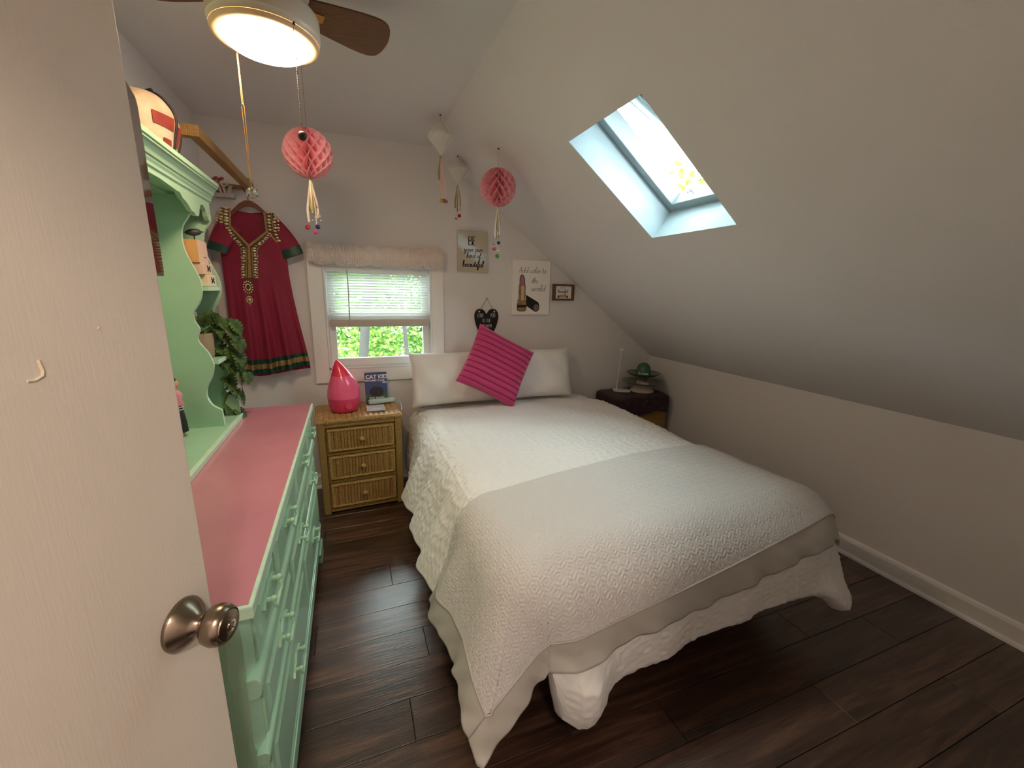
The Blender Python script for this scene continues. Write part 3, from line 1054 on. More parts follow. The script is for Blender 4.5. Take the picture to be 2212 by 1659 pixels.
def leaf_mesh(L, W):
    """notched leaf lying in the x-y plane, stalk at the origin, tip at +x"""
    up = [(0, 0), (-0.08, 0.2), (0.05, 0.42), (0.14, 0.45), (0.17, 0.22), (0.22, 0.47), (0.34, 0.5), (0.36, 0.25), (0.42, 0.48), (0.54, 0.44), (0.55, 0.22), (0.62, 0.40), (0.73, 0.31), (0.74, 0.14), (0.82, 0.22), (1.0, 0.0)]
    v, f = [], []
    mid = []
    for x_, y_ in up:
        z_ = -0.22 * x_ * x_ * L
        mid.append((max(x_, 0) * L, 0, z_))
    n = len(up)
    for x_, y_ in up:
        v.append((x_ * L, y_ * W, 0.18 * y_ * W * 2 - 0.22 * x_ * x_ * L - 0.25 * (y_ ** 2) * W))
    for x_, y_ in up:
        v.append((x_ * L, -y_ * W, 0.18 * y_ * W * 2 - 0.22 * x_ * x_ * L - 0.25 * (y_ ** 2) * W))
    v += mid
    for i in range(n - 1):
        f.append((2 * n + i, 2 * n + i + 1, i + 1, i))
        f.append((2 * n + i, n + i, n + i + 1, 2 * n + i + 1))
    b = MB()
    b.add(v, f)
    return b


leaf_src = leaf_mesh(1.0, 1.0).build('leaf', M['plantleaf'], pl_, 60, local=True)
leaf_first = [True]


def put_leaf(p, direc, size, up=(0.8, -0.35, 0.4)):
    d = Vector(direc).normalized()
    u = Vector(up)
    z = (u - d * u.dot(d)).normalized()
    yv = z.cross(d)
    o = leaf_src if leaf_first[0] else leaf_src.copy()
    if not leaf_first[0]:
        COL.objects.link(o)
    leaf_first[0] = False
    o.parent = pl_
    mm = Matrix.Identity(4)
    for i in range(3):
        mm[i][0], mm[i][1], mm[i][2], mm[i][3] = d[i] * size, yv[i] * size * 0.95, z[i] * size, p[i] - pl_.location[i]
    o.matrix_basis = mm


vines_px = [
    [(455, 700, 2.10), (490, 690, 2.14), (505, 745, 2.16), (520, 800, 2.17)],
    [(455, 700, 2.10), (480, 705, 2.14), (490, 760, 2.17), (500, 830, 2.18), (512, 880, 2.19), (518, 905, 2.18)],
    [(450, 700, 2.08), (468, 715, 2.10), (470, 750, 2.13), (490, 800, 2.16), (505, 850, 2.18), (495, 895, 2.18)],
    [(460, 702, 2.10), (500, 712, 2.14), (515, 760, 2.16), (522, 830, 2.18), (528, 860, 2.18)],
]
for vp in vines_px:
    pts = [on(a, c, 1, d) for a, c, d in vp]
    pts = [p + np.array([0.0, 0, 0]) for p in pts]
    pts[0] = np.array([-0.59, 2.095, 1.275])
    MB().tube(catmull(pts, 5), 0.0018, 6).build('vine', M['vine'], pl_, 60)
leaf_px = [(438, 692, 2.06, 1), (452, 688, 2.07, 1), (465, 690, 2.08, 0), (480, 700, 2.11, 0), (498, 706, 2.14, 0), (512, 708, 2.15, 0), (450, 722, 2.08, 1), (460, 738, 2.10, 1), (478, 728, 2.12, 0), (490, 735, 2.14, 0), (512, 738, 2.15, 0),
           (520, 745, 2.16, 0), (500, 765, 2.15, 0), (515, 770, 2.16, 0), (472, 770, 2.13, 1), (485, 780, 2.14, 0), (520, 785, 2.16, 0), (500, 795, 2.16, 0), (512, 805, 2.17, 0), (490, 815, 2.16, 1), (522, 815, 2.17, 0), (500, 830, 2.17, 0), (488, 840, 2.17, 1),
           (535, 816, 2.17, 0), (505, 845, 2.18, 0), (520, 855, 2.18, 0), (492, 862, 2.18, 1), (525, 865, 2.18, 0), (500, 880, 2.18, 0), (512, 888, 2.19, 0), (490, 905, 2.18, 1), (525, 900, 2.18, 0), (518, 908, 2.18, 0), (470, 712, 2.10, 0), (505, 722, 2.14, 0), (480, 755, 2.13, 0)]
for a, c, d, lf in leaf_px:
    p = on(a, c, 1, d)
    dirx = (-0.5 if lf else 0.5) + lrnd.uniform(-0.4, 0.4)
    dd = (dirx * 0.9 + 0.1, lrnd.uniform(-0.5, 0.3), -0.9 + lrnd.uniform(-0.2, 0.35))
    sz = lrnd.uniform(0.055, 0.078)
    p = p - np.array(dd) * sz * 0.45
    p[2] = max(p[2], HT + 0.02)
    put_leaf(p, dd, sz, (0.7, -0.45 + lrnd.uniform(-0.3, 0.3), 0.35 + lrnd.uniform(-0.3, 0.3)))

# doll standing in the middle bay
dl = thing('toy_doll', (-0.645, 1.90, HT), 'doll in a pink top and dark skirt, mostly hidden by the door edge', 'doll')
dc = np.array([-0.645, 1.905, HT])
for s in (-1, 1):
    MB().lathe([(0.007, 0), (0.008, 0.012), (0.006, 0.03), (0.008, 0.055)], 10, dc + (0.004, s * 0.010, 0.002)).build('leg', M['skin'], dl, 60)
MB().lathe([(0.026, 0.02), (0.024, 0.06), (0.02, 0.10), (0.016, 0.125)], 16, dc).build('skirt', M['blackdoll'], dl, 60)
b = MB()
for z in (0.108, 0.118):
    b.lathe([(0.0205, z), (0.0205, z + 0.003)], 16, dc)
b.build('belt_band', M['whiteorn'], dl)
MB().lathe([(0.0165, 0.125), (0.02, 0.15), (0.023, 0.17), (0.014, 0.183), (0.006, 0.188), (0.006, 0.195)], 16, dc).build('top', M['pinkdoll'], dl, 60)
for s in (-1, 1):
    MB().tube([dc + (0, s * 0.022, 0.17), dc + (0.004, s * 0.03, 0.14), dc + (0.012, s * 0.03, 0.115)], 0.0052, 8).build('arm', M['pinkdoll'], dl, 60)
MB().sphere(dc + (0.0, 0, 0.21), 0.0175, 14, 10, (1, 0.9, 1.15)).build('head', M['skin'], dl, 60)
MB().sphere(dc + (-0.005, 0, 0.215), 0.0195, 14, 10, (0.95, 1.0, 1.15)).build('hair', M['blackdoll'], dl, 60)

# bag and red ball on top of the hutch
HTOP = 1.8885
bg_ = thing('cloth_bag', (-0.58, 1.9, HTOP), 'cream cloth bag with rust patches and dark straps on top of the hutch', 'bag')
nu, nv = 40, 24
th = np.linspace(0, 2 * math.pi, nu, endpoint=False)[:, None]
ph = np.linspace(-math.pi / 2 + 0.05, math.pi / 2 - 0.02, nv)[None, :]
wob = 1 + 0.05 * np.sin(3 * th + 2 * ph) + 0.04 * np.sin(5 * ph + th)
P = np.stack([-0.585 + 0.075 * np.cos(ph) ** 0.6 * np.cos(th) * wob, 1.865 + 0.125 * np.cos(ph) ** 0.6 * np.sin(th) * wob, HTOP + 0.097 + 0.095 * np.sin(ph) * (1 + 0 * th)], -1)
MB().grid(P, wrap=True).build('bag_body', M['bagcloth'], bg_, 60)
bc_ = np.array([-0.585, 1.865, HTOP + 0.097])


def bagpt(tha, pha, k=1.02):
    return bc_ + np.array([0.075 * math.cos(pha) ** 0.6 * math.cos(tha), 0.125 * math.cos(pha) ** 0.6 * math.sin(tha), 0.095 * math.sin(pha)]) * k * (1 + 0.05 * math.sin(3 * tha + 2 * pha) + 0.04 * math.sin(5 * pha + tha))


b = MB()
for t0, t1, p0_, p1_ in ((-0.9, -0.1, -0.15, 0.25), (0.1, 0.35, -0.6, 0.1), (-0.6, -0.2, -0.9, -0.5)):
    b.grid(np.array([[bagpt(a_, c_, 1.03) for c_ in np.linspace(p0_, p1_, 6)] for a_ in np.linspace(t0, t1, 8)]))
b.build('patch', M['bagred'], bg_, 60)
for tha in (0.0, 0.75):
    MB().tube([bagpt(tha, a_, 1.03) for a_ in np.linspace(-1.2, 1.45, 16)], 0.005, 6).build('strap', M['bagdark'], bg_, 60)
MB().tube([bagpt(0.3, 1.4), bagpt(0.3, 1.45) + (0, 0, 0.014), bagpt(2.4, 1.4) + (0, 0, 0.012), bagpt(2.4, 1.4)], 0.006, 6).build('handle', M['bagdark'], bg_, 60)
rb = on(372, 297, 1, 2.02)
tag(MB().sphere((-0.565, 2.045, HTOP + 0.026), 0.026, 20, 14).build('ball_ornament', M['cherry'], None, 180), 'glossy cherry red ball beside the cloth bag on the hutch', 'ball')

# swivelled television in front of the hutch
fe = np.array([-0.402, 1.24, 0])
td = np.array([math.sin(math.radians(-11)), math.cos(math.radians(-11)), 0])
tn = np.array([td[1], -td[0], 0])
tc_ = fe - td * 0.28
tv = thing('television', tuple(tc_ + Z3 * 1.494), 'black flat television on an arm, mostly hidden behind the door', 'television')


def rrect(w_, h_, r, n=5):
    o = []
    for cx_, cy_, a0 in ((w_ - r, h_ - r, 0), (-w_ + r, h_ - r, 90), (-w_ + r, -h_ + r, 180), (w_ - r, -h_ + r, 270)):
        for k in range(n + 1):
            a_ = math.radians(a0 + 90 * k / n)
            o.append((cx_ + r * math.cos(a_), cy_ + r * math.sin(a_)))
    return o


tzc = (1.494 + 1.866) / 2
th_ = (1.866 - 1.494) / 2
MB().prism(rrect(0.28, th_, 0.02), tc_ + Z3 * tzc, td, Z3, tn, -0.03, 0).build('housing', M['tvblack'], tv)
MB().prism(rrect(0.274, th_ - 0.006, 0.016), tc_ + Z3 * tzc, td, Z3, tn, 0, 0.001).build('screen', M['tvglass'], tv)
MB().tube([tc_ + Z3 * tzc - tn * 0.03, tc_ + Z3 * tzc - tn * 0.1 - td * 0.06, (HBX + 0.001, 0.98 + 0.25, tzc - 0.06)], 0.014, 8).build('bracket_arm', M['tvblack'], tv)

# ================================================================== clothes rail, hanger, dress
RZ = 2.062
cr_ = thing('clothes_rail', (-0.53, D, RZ), 'tan wooden clothes rail fixed to the back wall, above the red dress', 'rail')
MB().box(-0.548, -0.510, 2.135, D, RZ - 0.021, RZ + 0.021).build('long_bar', M['wood_tan'], cr_, bevel=0.002)
MB().box(XL, -0.548, 2.135, 2.173, RZ - 0.021, RZ + 0.021).build('side_bar', M['wood_tan'], cr_, bevel=0.002)
MB().box(XL + 0.01, -0.548, D - 0.018, D, RZ - 0.012, RZ + 0.012).build('wall_batten', M['wood_tan'], cr_, bevel=0.002)

DYP = 3.115
hg = thing('coat_hanger', (-0.535, DYP, 1.93), 'brown wooden coat hanger hooked over the clothes rail', 'hanger')
hk = [(-0.535, DYP, 1.970), (-0.535, DYP, 2.01), (-0.550, DYP, 2.03), (-0.556, DYP, 2.06), (-0.548, DYP, 2.0905), (-0.529, DYP, 2.1), (-0.509, DYP, 2.092), (-0.500, DYP, 2.062)]
MB().tube(catmull(hk, 5), 0.0022, 8).build('hook', M['bagdark'], hg, 60)
tl_ = [(-0.150, -0.066), (-0.13, -0.045), (-0.09, -0.005), (-0.05, 0.036), (-0.018, 0.056), (0.018, 0.056), (0.05, 0.036), (0.09, -0.005), (0.13, -0.045), (0.150, -0.066)]
bt_ = [(0.135, -0.072), (0.10, -0.042), (0.06, -0.004), (0.025, 0.018), (0, 0.022), (-0.025, 0.018), (-0.06, -0.004), (-0.10, -0.042), (-0.135, -0.072)]
MB().prism(tl_ + bt_, (-0.535, DYP, 1.920), X3, Z3, Y3, -0.006, 0.006).build('shoulders', M['wood_hanger'], hg, bevel=0.003)

dr_ = thing('dress', (-0.53, DYP, 0.92), 'crimson tunic dress with gold embroidered neckline hanging on the back wall', 'dress')
# silhouette measured on the plane of the dress
zk = [1.925, 1.885, 1.80, 1.68, 1.55, 1.40, 1.25, 1.10, 0.99, 0.93]
xl_ = [-0.682, -0.708, -0.715, -0.712, -0.712, -0.712, -0.716, -0.722, -0.732, -0.738]
xr_ = [-0.388, -0.362, -0.352, -0.354, -0.352, -0.338, -0.318, -0.296, -0.281, -0.274]


def dress_pt(s, z, front=True, out=0.0):
    zz_ = z
    l = np.interp(-zz_, [-q for q in zk], xl_)
    r = np.interp(-zz_, [-q for q in zk], xr_)
    x = l + (r - l) * (s + 1) / 2
    fold = np.clip((1.55 - zz_) / 0.55, 0, 1)
    prof = np.sqrt(np.clip(1 - np.abs(s) ** 2.6, 0, 1))
    th = 0.013 + 0.028 * np.clip((1.95 - zz_) / 0.9, 0, 1)
    fl_ = fold * (0.019 * np.sin(s * 12 + 1.2 + 0.7 * np.sin(3 * s)) + (0.006 + 0.006 * np.clip((1.05 - zz_) / 0.1, 0, 1)) * np.sin(s * 27 + 0.6) + 0.004 * np.sin(s * 5 + zz_ * 7)) * np.clip(1.15 - np.abs(s) ** 6, 0, 1)
    fl_ = fl_ + 0.003 * np.sin(s * 6 + zz_ * 9)
    y = DYP - (th * prof + fl_ + out) if front else DYP + 0.014 * prof + 0.4 * fl_ + 0.003 - out
    zz2 = zz_ - fold * 0.02 * np.cos(s * 2.2 + 0.9) * (zz_ < 1.2) * np.clip((1.2 - zz_) / 0.2, 0, 1)
    return np.stack([x, y, zz2], -1)


ns, nz_ = 170, 230
sg = np.linspace(-1, 1, ns)[:, None] * np.ones((1, nz_))
zg = np.ones((ns, 1)) * np.linspace(1.925, 0.925, nz_)[None, :]
Pf = dress_pt(sg, zg)
Pb = dress_pt(sg, np.ones((ns, 1)) * np.linspace(1.925, 0.905, nz_)[None, :], False)
# shoulders slope from the neck to the arms
for P in (Pf, Pb):
    top_w = np.clip((P[..., 2] - 1.80) / 0.12, 0, 1)
    P[..., 2] -= top_w * 0.045 * np.abs(sg) ** 1.5 - top_w * 0.012 * (1 - np.abs(sg))


def dp(px, py):
    q = on(px, py, 1, DYP - 0.03)
    return (q[0], q[2])


nL0, nL1, nV, nR1, nR0 = dp(495, 449), dp(495, 488), dp(537, 531), dp(576, 500), dp(570, 458)
neck = [(nL0[0], 1.99), nL1, nV, nR1, (nR0[0], 1.99)]


def inside(px, pz, poly):
    r = np.zeros(px.shape, bool)
    n = len(poly)
    for i in range(n):
        x1, z1 = poly[i]
        x2, z2 = poly[(i + 1) % n]
        c = ((z1 > pz) != (z2 > pz)) & (px < (x2 - x1) * (pz - z1) / (z2 - z1 + 1e-9) + x1)
        r ^= c
    return r


cenf = (Pf[:-1, :-1] + Pf[1:, 1:]) / 2
mask = ~inside(cenf[..., 0], cenf[..., 2], neck)
cenb = (Pb[:-1, :-1] + Pb[1:, 1:]) / 2
neckb = [(-0.64, 1.99), (-0.60, 1.912), (-0.535, 1.905), (-0.47, 1.912), (-0.44, 1.99)]
b = MB()
b.grid(Pf, mask=mask)
b.grid(Pb, flip=True, mask=~inside(cenb[..., 0], cenb[..., 2], neckb))
b.build('body', M['dress'], dr_, 180)


def sleeve(pts, rad, flat):
    """flattened tapering tube for a short sleeve"""
    pts = [np.array(p) for p in catmull(pts, 4)]
    n, k = len(pts), 16
    P = np.zeros((k + 1, n, 3))
    for i, p in enumerate(pts):
        t = pts[min(i + 1, n - 1)] - pts[max(i - 1, 0)]
        t /= np.linalg.norm(t)
        side_ = np.cross(t, Y3)
        side_ /= np.linalg.norm(side_)
        rr = rad[0] + (rad[1] - rad[0]) * i / (n - 1)
        for j in range(k + 1):
            a_ = 2 * math.pi * j / k
            P[j, i] = p + side_ * rr * math.cos(a_) + Y3 * flat * math.sin(a_)
    return P


PR = sleeve([(-0.43, DYP + 0.004, 1.835), (-0.385, DYP, 1.785), (-0.343, DYP - 0.004, 1.725), (-0.316, DYP - 0.006, 1.66)], (0.07, 0.063), 0.017)
PL = sleeve([(-0.64, DYP + 0.004, 1.835), (-0.672, DYP - 0.005, 1.785), (-0.700, DYP - 0.025, 1.73), (-0.720, DYP - 0.05, 1.67)], (0.068, 0.05), 0.016)
for P in (PR, PL):
    b = MB()
    b.grid(P[:, :-2])
    sl = b.build('sleeve', M['dress'], dr_, 180)
    c0 = P[:-1, -4:].mean((0, 1))
    Q = P[:, -4:].copy()
    Q = c0 + (Q - c0) * 1.03
    MB().grid(Q).build('green_cuff', M['dkgreen'], sl, 180)
# hem bands follow the cloth
for z0, z1, m_ in ((1.020, 0.992, 'dkgreen'), (0.992, 0.958, 'gold'), (0.958, 0.928, 'dkgreen')):
    sg2 = np.linspace(-1, 1, ns)[:, None] * np.ones((1, 6))
    zg2 = np.ones((ns, 1)) * np.linspace(z0, z1, 6)[None, :]
    MB().grid(dress_pt(sg2, zg2, True, 0.0015)).build('hem_band', M[m_], dr_, 180)


def face_y(x, z, out):
    l, r = np.interp(-z, [-q for q in zk], xl_), np.interp(-z, [-q for q in zk], xr_)
    s = np.clip(2 * (x - l) / (r - l) - 1, -1, 1)
    return float(dress_pt(np.array(s), np.array(z), True, out)[1])


def dline(pts, w_, name, m_, out=0.0025, parent=dr_):
    """flat braid laid on the dress front"""
    pts = [np.array(p, float) for p in pts]
    P = []
    for i, p in enumerate(pts):
        t = pts[min(i + 1, len(pts) - 1)] - pts[max(i - 1, 0)]
        t /= np.linalg.norm(t)
        n = np.array([-t[1], t[0]])
        P.append([(q[0], face_y(q[0], q[1], out), q[1]) for q in (p - n * w_ / 2, p, p + n * w_ / 2)])
    P = np.array(P)
    P[:, 1, 1] -= 0.0015
    MB().grid(P, flip=True).build(name, m_, parent, 180)
    MB().grid(P + np.array([0, 0.0004, 0])).build(name, m_, parent, 180)


def dense(pts, n=14):
    pts = np.array(pts, float)
    d = np.concatenate([[0], np.cumsum(np.linalg.norm(np.diff(pts, axis=0), axis=1))])
    t = np.linspace(0, d[-1], n)
    return np.stack([np.interp(t, d, pts[:, 0]), np.interp(t, d, pts[:, 1])], 1)


MB().tube([(q[0], DYP + 0.0165, q[1]) for q in dense(neckb[1:4], 24)], 0.0035, 6).build('back_neck_binding', M['dress'], dr_, 60)
pl0, pl1 = dp(538, 600), dp(541, 600)
lneck = [nL0, nL1, nV, pl0]
rneck = [nR0, nR1, nV, pl1]


def off2(p, dx, dz=0.0):
    return (p[0] + dx, p[1] + dz)


M['emb'] = mat('dark_wine_embroidery', (62, 14, 24), 0.6, rgb2=(112, 84, 52), vscale=140, bump=0.5, bscale=260)
for sgn, line in ((-1, lneck), (1, rneck)):
    wide = [off2(line[1], sgn * 0.014, -0.008), off2(line[2], sgn * 0.026, -0.008), off2(line[3], sgn * 0.026)]
    dline(dense(wide, 40), 0.034, 'embroidered_panel', M['emb'], 0.0018)
    dline(dense([off2(line[0], sgn * 0.026), off2(line[1], sgn * 0.03, 0.01)], 14), 0.05, 'embroidered_panel', M['emb'], 0.0018)
    dline(dense([off2(line[1], sgn * 0.03, 0.01), off2(line[1], sgn * 0.058, -0.055)], 10), 0.016, 'embroidered_panel', M['emb'], 0.0018)
    dline(dense([(pl0[0] - 0.001 * sgn, pl0[1]), (pl0[0], 1.43)], 10), 0.036, 'embroidered_panel', M['emb'], 0.0018)
    dline(dense(line, 50), 0.013, 'neck_braid', M['gold'])
    dline(dense([off2(line[2], sgn * 0.016, -0.012), off2(line[3], sgn * 0.016)], 24), 0.006, 'placket_braid', M['gold'])
    dline(dense([line[1], off2(line[1], sgn * 0.052, -0.06)], 10), 0.010, 'shoulder_braid', M['gold'])
    dline(dense([off2(line[0], sgn * 0.036), off2(line[1], sgn * 0.036, 0.0)], 10), 0.006, 'shoulder_braid', M['gold'])
# rhinestones: too small to pick apart, one part
b = MB()
grnd = random.Random(5)


def gems(pts, n, r, jit=0.003):
    for p in dense(pts, n):
        x, z = p[0] + grnd.uniform(-jit, jit), p[1] + grnd.uniform(-jit, jit)
        b.sphere((x, face_y(x, z, 0.004), z), r * grnd.uniform(0.8, 1.2), 7, 5, (1.25, 0.6, 0.85))


for sgn, line in ((-1, lneck), (1, rneck)):
    gems([off2(line[1], sgn * 0.016, -0.012), off2(line[2], sgn * 0.030, -0.01), off2(line[3], sgn * 0.030)], 20, 0.0075)
    gems([off2(line[1], sgn * 0.026, -0.016), off2(line[2], sgn * 0.042, -0.012), off2(line[3], sgn * 0.040)], 34, 0.0032)
    gems([off2(line[0], sgn * 0.020), off2(line[1], sgn * 0.020, 0.012)], 6, 0.0095)
    gems([off2(line[0], sgn * 0.050, -0.012), off2(line[1], sgn * 0.046, 0.0), off2(line[1], sgn * 0.058, -0.05)], 9, 0.0085)
    gems([off2(line[0], sgn * 0.068, -0.025), off2(line[1], sgn * 0.064, 0.01)], 5, 0.0075)
for zc_, rr in ((1.462, 0.024), (1.462, 0.013), (1.385, 0.014)):
    for k in range(14):
        t = 2 * math.pi * k / 14
        x, z = -0.583 + rr * math.cos(t), zc_ + rr * 1.5 * math.sin(t)
        b.sphere((x, face_y(x, z, 0.003), z), 0.0045, 6, 5, (1, 0.6, 1))
b.sphere((-0.583, face_y(-0.583, 1.385, 0.004), 1.385), 0.011, 10, 7, (1, 0.5, 1.3))
b.sphere((-0.583, face_y(-0.583, 1.352, 0.004), 1.352), 0.004, 8, 5)
tag(b.build('rhinestones', M['gem'], dr_, 60), kind='stuff')

# white and red ornament on the wall left of the hanger
oc = np.array([-0.675, D - 0.045, 2.045])
orn = thing('wall_ornament', tuple(oc - Z3 * 0.06), 'white and faded red sculpted ornament on the wall behind the hutch cornice', 'ornament')
MB().prism(rrect(0.055, 0.012, 0.008), oc + (0.01, 0, -0.045), X3, Z3, Y3, -0.02, 0.045).build('bracket', M['whiteorn'], orn, bevel=0.003)
ornr = random.Random(2)
for k in range(9):
    x = -0.04 + 0.01 * k
    pts = [oc + (x, ornr.uniform(-.01, .01), -0.04), oc + (x + ornr.uniform(-.01, .015), ornr.uniform(-.015, 0), 0.0), oc + (x + ornr.uniform(-.02, .02), ornr.uniform(-.02, 0), 0.045 - 0.004 * k)]
    MB().tube(catmull(pts, 4), [0.008, 0.008, 0.007, 0.007, 0.006, 0.006, 0.005, 0.004, 0.003][:9], 8).build('petal', M['redorn'] if k in (2, 3) else M['whiteorn'], orn, 60)
for k in range(4):
    MB().sphere(oc + (-0.03 + 0.014 * k, -0.015, 0.04 + 0.008 * (k % 2)), 0.011, 9, 6, (1, 1, 0.8)).build('bloom', M['redorn'], orn, 60)

# ================================================================== ceiling fan
FC = np.array([-0.183, 1.63, 0])
fn = thing('ceiling_fan', (FC[0], FC[1], CZ), 'ivory ceiling fan with brown blades and a glowing glass lamp bowl', 'fan')
MB().lathe([(0.085, CZ), (0.09, CZ - 0.02), (0.075, CZ - 0.05), (0.10, CZ - 0.06), (0.115, CZ - 0.10), (0.10, CZ - 0.13), (0.07, CZ - 0.14)], 32, FC).build('motor_housing', M['fanwhite'], fn, 35)
MB().lathe([(0.07, 2.305), (0.120, 2.295), (0.144, 2.28), (0.150, 2.27), (0.150, 2.222), (0.147, 2.218), (0.146, 2.205), (0.132, 2.202), (0.128, 2.208)], 48, FC, cap=False).build('lamp_pan', M['fanwhite'], fn, 35)
MB().lathe([(0.146, 2.2045), (0.144, 2.198), (0.138, 2.194), (0.124, 2.194), (0.122, 2.199)], 48, FC, cap=False).build('bowl_rim', M['ringglow'], fn, 60)
MB().lathe([(0.1245, 2.196), (0.118, 2.186), (0.105, 2.177), (0.085, 2.169), (0.055, 2.163), (0.02, 2.160), (0.001, 2.1598)], 48, FC, cap=False).build('lamp_bowl', M['bulb'], fn, 180)
nb = 5
blade0 = None
for k in range(nb):
    a_ = math.radians(17 + 360 / nb * k)
    d_ = np.array([math.cos(a_), math.sin(a_), 0])
    s_ = np.array([-math.sin(a_), math.cos(a_), 0])
    up_ = np.array([0, 0, 1.0])
    sd = s_ * math.cos(0.24) - up_ * math.sin(0.24)
    nn = np.cross(d_, sd)
    ol = catmull([(0.12, -0.05), (0.2, -0.066), (0.31, -0.082), (0.36, -0.07), (0.378, -0.025), (0.378, 0.025), (0.36, 0.07), (0.31, 0.082), (0.2, 0.066), (0.12, 0.05)], 3)
    bl_ = MB().prism([tuple(q) for q in ol], FC + Z3 * 2.315, d_, sd, nn, -0.003, 0.003).build('blade', M['blade'], fn)
    MB().obox(FC + Z3 * 2.312 + d_ * 0.115, (0.11, 0.03, 0.008), (d_, sd, nn)).build('blade_iron', M['brass'], bl_, bevel=0.002)
# pull chain with a dark ball
cp_ = on(632, 44, 1, 1.515)
cb_ = on(653, 292, 1, 1.515)
b = MB()
nbead = 70
zt_ = cp_[2]
for k in range(nbead):
    z = zt_ - (zt_ - cb_[2] - 0.012) * k / (nbead - 1)
    b.sphere((cb_[0], cb_[1], z), 0.0017, 6, 4)
pc = tag(b.build('pull_chain', M['chain'], fn, 60), kind='stuff')
MB().sphere((cb_[0], cb_[1], cb_[2] - 0.002), 0.0125, 14, 10, (1, 1, 1.05)).build('chain_ball', mat('dark_walnut_ball', (44, 34, 30), 0.5), fn, 60)
MB().tube([(cb_[0], cb_[1] + 0.04, zt_ + 0.012), (cb_[0], cb_[1], zt_ + 0.01), (cb_[0], cb_[1], zt_ - 0.012)], 0.005, 8).build('chain_outlet', M['chain'], fn, 60)
# cord with a crystal
kc = on(545, 417, 1, 1.73)
kx, ky = kc[0], kc[1]
zk0 = 2.21
for dx in (-0.0035, 0.0035):
    MB().tube([(kx + dx * 0.3, ky, zk0), (kx + dx * 0.5, ky, zk0 - 0.16), (kx + dx, ky, zk0 - 0.17), (kx + dx * 0.3, ky, kc[2] + 0.03)], 0.0011, 6).build('pendant_cord', M['brass'], fn)
MB().sphere((kx, ky, zk0 - 0.163), 0.004, 8, 6).build('cord_knot', M['brass'], fn, 60)
MB().sphere((kx, ky, kc[2]), 0.0185, 10, 7, (1, 1, 1.05)).build('crystal', M['crystal'], fn)
MB().tube([(kx, ky, kc[2] + 0.018), (kx, ky, kc[2] + 0.03)], 0.002, 6).build('crystal_cap', M['brass'], fn)


# ================================================================== hanging paper decorations
def slope_z(x):
    return CZ if x < XRIDGE else top(x)


def tassel(root, c, zt, ribbons, beads):
    for k, (dx, dy, L, w_, m_) in enumerate(ribbons):
        pts = catmull([(c[0], c[1], zt), (c[0] + dx * 0.5, c[1] + dy * 0.5, zt - L * 0.35), (c[0] + dx, c[1] + dy, zt - L * 0.7), (c[0] + dx * 0.9, c[1] + dy, zt - L)], 4)
        P = np.array([[(p[0] - w_ / 2, p[1], p[2]) for p in pts], [(p[0], p[1] - 0.001, p[2]) for p in pts], [(p[0] + w_ / 2, p[1] + 0.002, p[2]) for p in pts]])
        MB().grid(P).build('ribbon', M[m_], root, 180)
    for dx, dy, dz, r, m_ in beads:
        MB().sphere((c[0] + dx, c[1] + dy, zt - dz), r, 9, 7).build('bead', M[m_], root)


def lantern(name, c, R, label, group, shape, hookz, ribbons, beads, mm, cat='lantern'):
    """tissue-paper honeycomb body: radial sheets glued alternately"""
    root = thing(name, (c[0], c[1], hookz), label, cat, group)
    N, nl = (30, 36) if shape == 'ball' else (24, 30)
    b = MB()
    for i in range(N):
        rows = []
        for j in range(nl + 1):
            t = j / nl
            if shape == 'ball':
                ph_ = math.pi * (t - 0.5)
                rr, zz_ = R * math.cos(ph_), R * math.sin(ph_)
            else:
                zz_ = -1.25 * R + 2.35 * R * t
                rr = R * (t / 0.55) if t < 0.55 else R * (1 - (t - 0.55) / 0.45)
                rr = min(rr, R * 0.93)
                zz_ = zz_
            rr = max(rr, 0.002)
            amp = 0.5 if shape == 'ball' else 0.25
            tri = 2 * abs(((j / 6.0) % 1) - 0.5) * 2 - 1
            az = 2 * math.pi * (i + amp * tri * (1 if i % 2 else -1)) / N
            rows.append([(c[0] + q * rr * math.cos(az), c[1] + q * rr * math.sin(az), c[2] + zz_) for q in (0.25, 0.65, 1.0)])
        b.grid(np.array(rows))
    if shape != 'ball':
        b.lathe([(max(0.002, R * 0.93 * k_), z_) for k_, z_ in ((0.0, -1.25 * R), (0.5, -0.6 * R), (0.98, -0.02 * R), (0.98, 0.1 * R), (0.5, 0.6 * R), (0.0, 1.1 * R))], 24, c, cap=False, pleat=0.06)
    b.build('paper_body', mm, root, 30)
    topz = c[2] + (R if shape == 'ball' else 1.1 * R)
    MB().tube([(c[0], c[1], hookz), (c[0], c[1], topz)], 0.0006, 5).build('thread', M['jute'], root)
    MB().sphere((c[0], c[1], hookz - 0.003), 0.006, 8, 5, (1, 1, 0.7)).build('pin', M['chain'], root)
    tassel(root, c, c[2] - (R if shape == 'ball' else 1.25 * R), ribbons, beads)


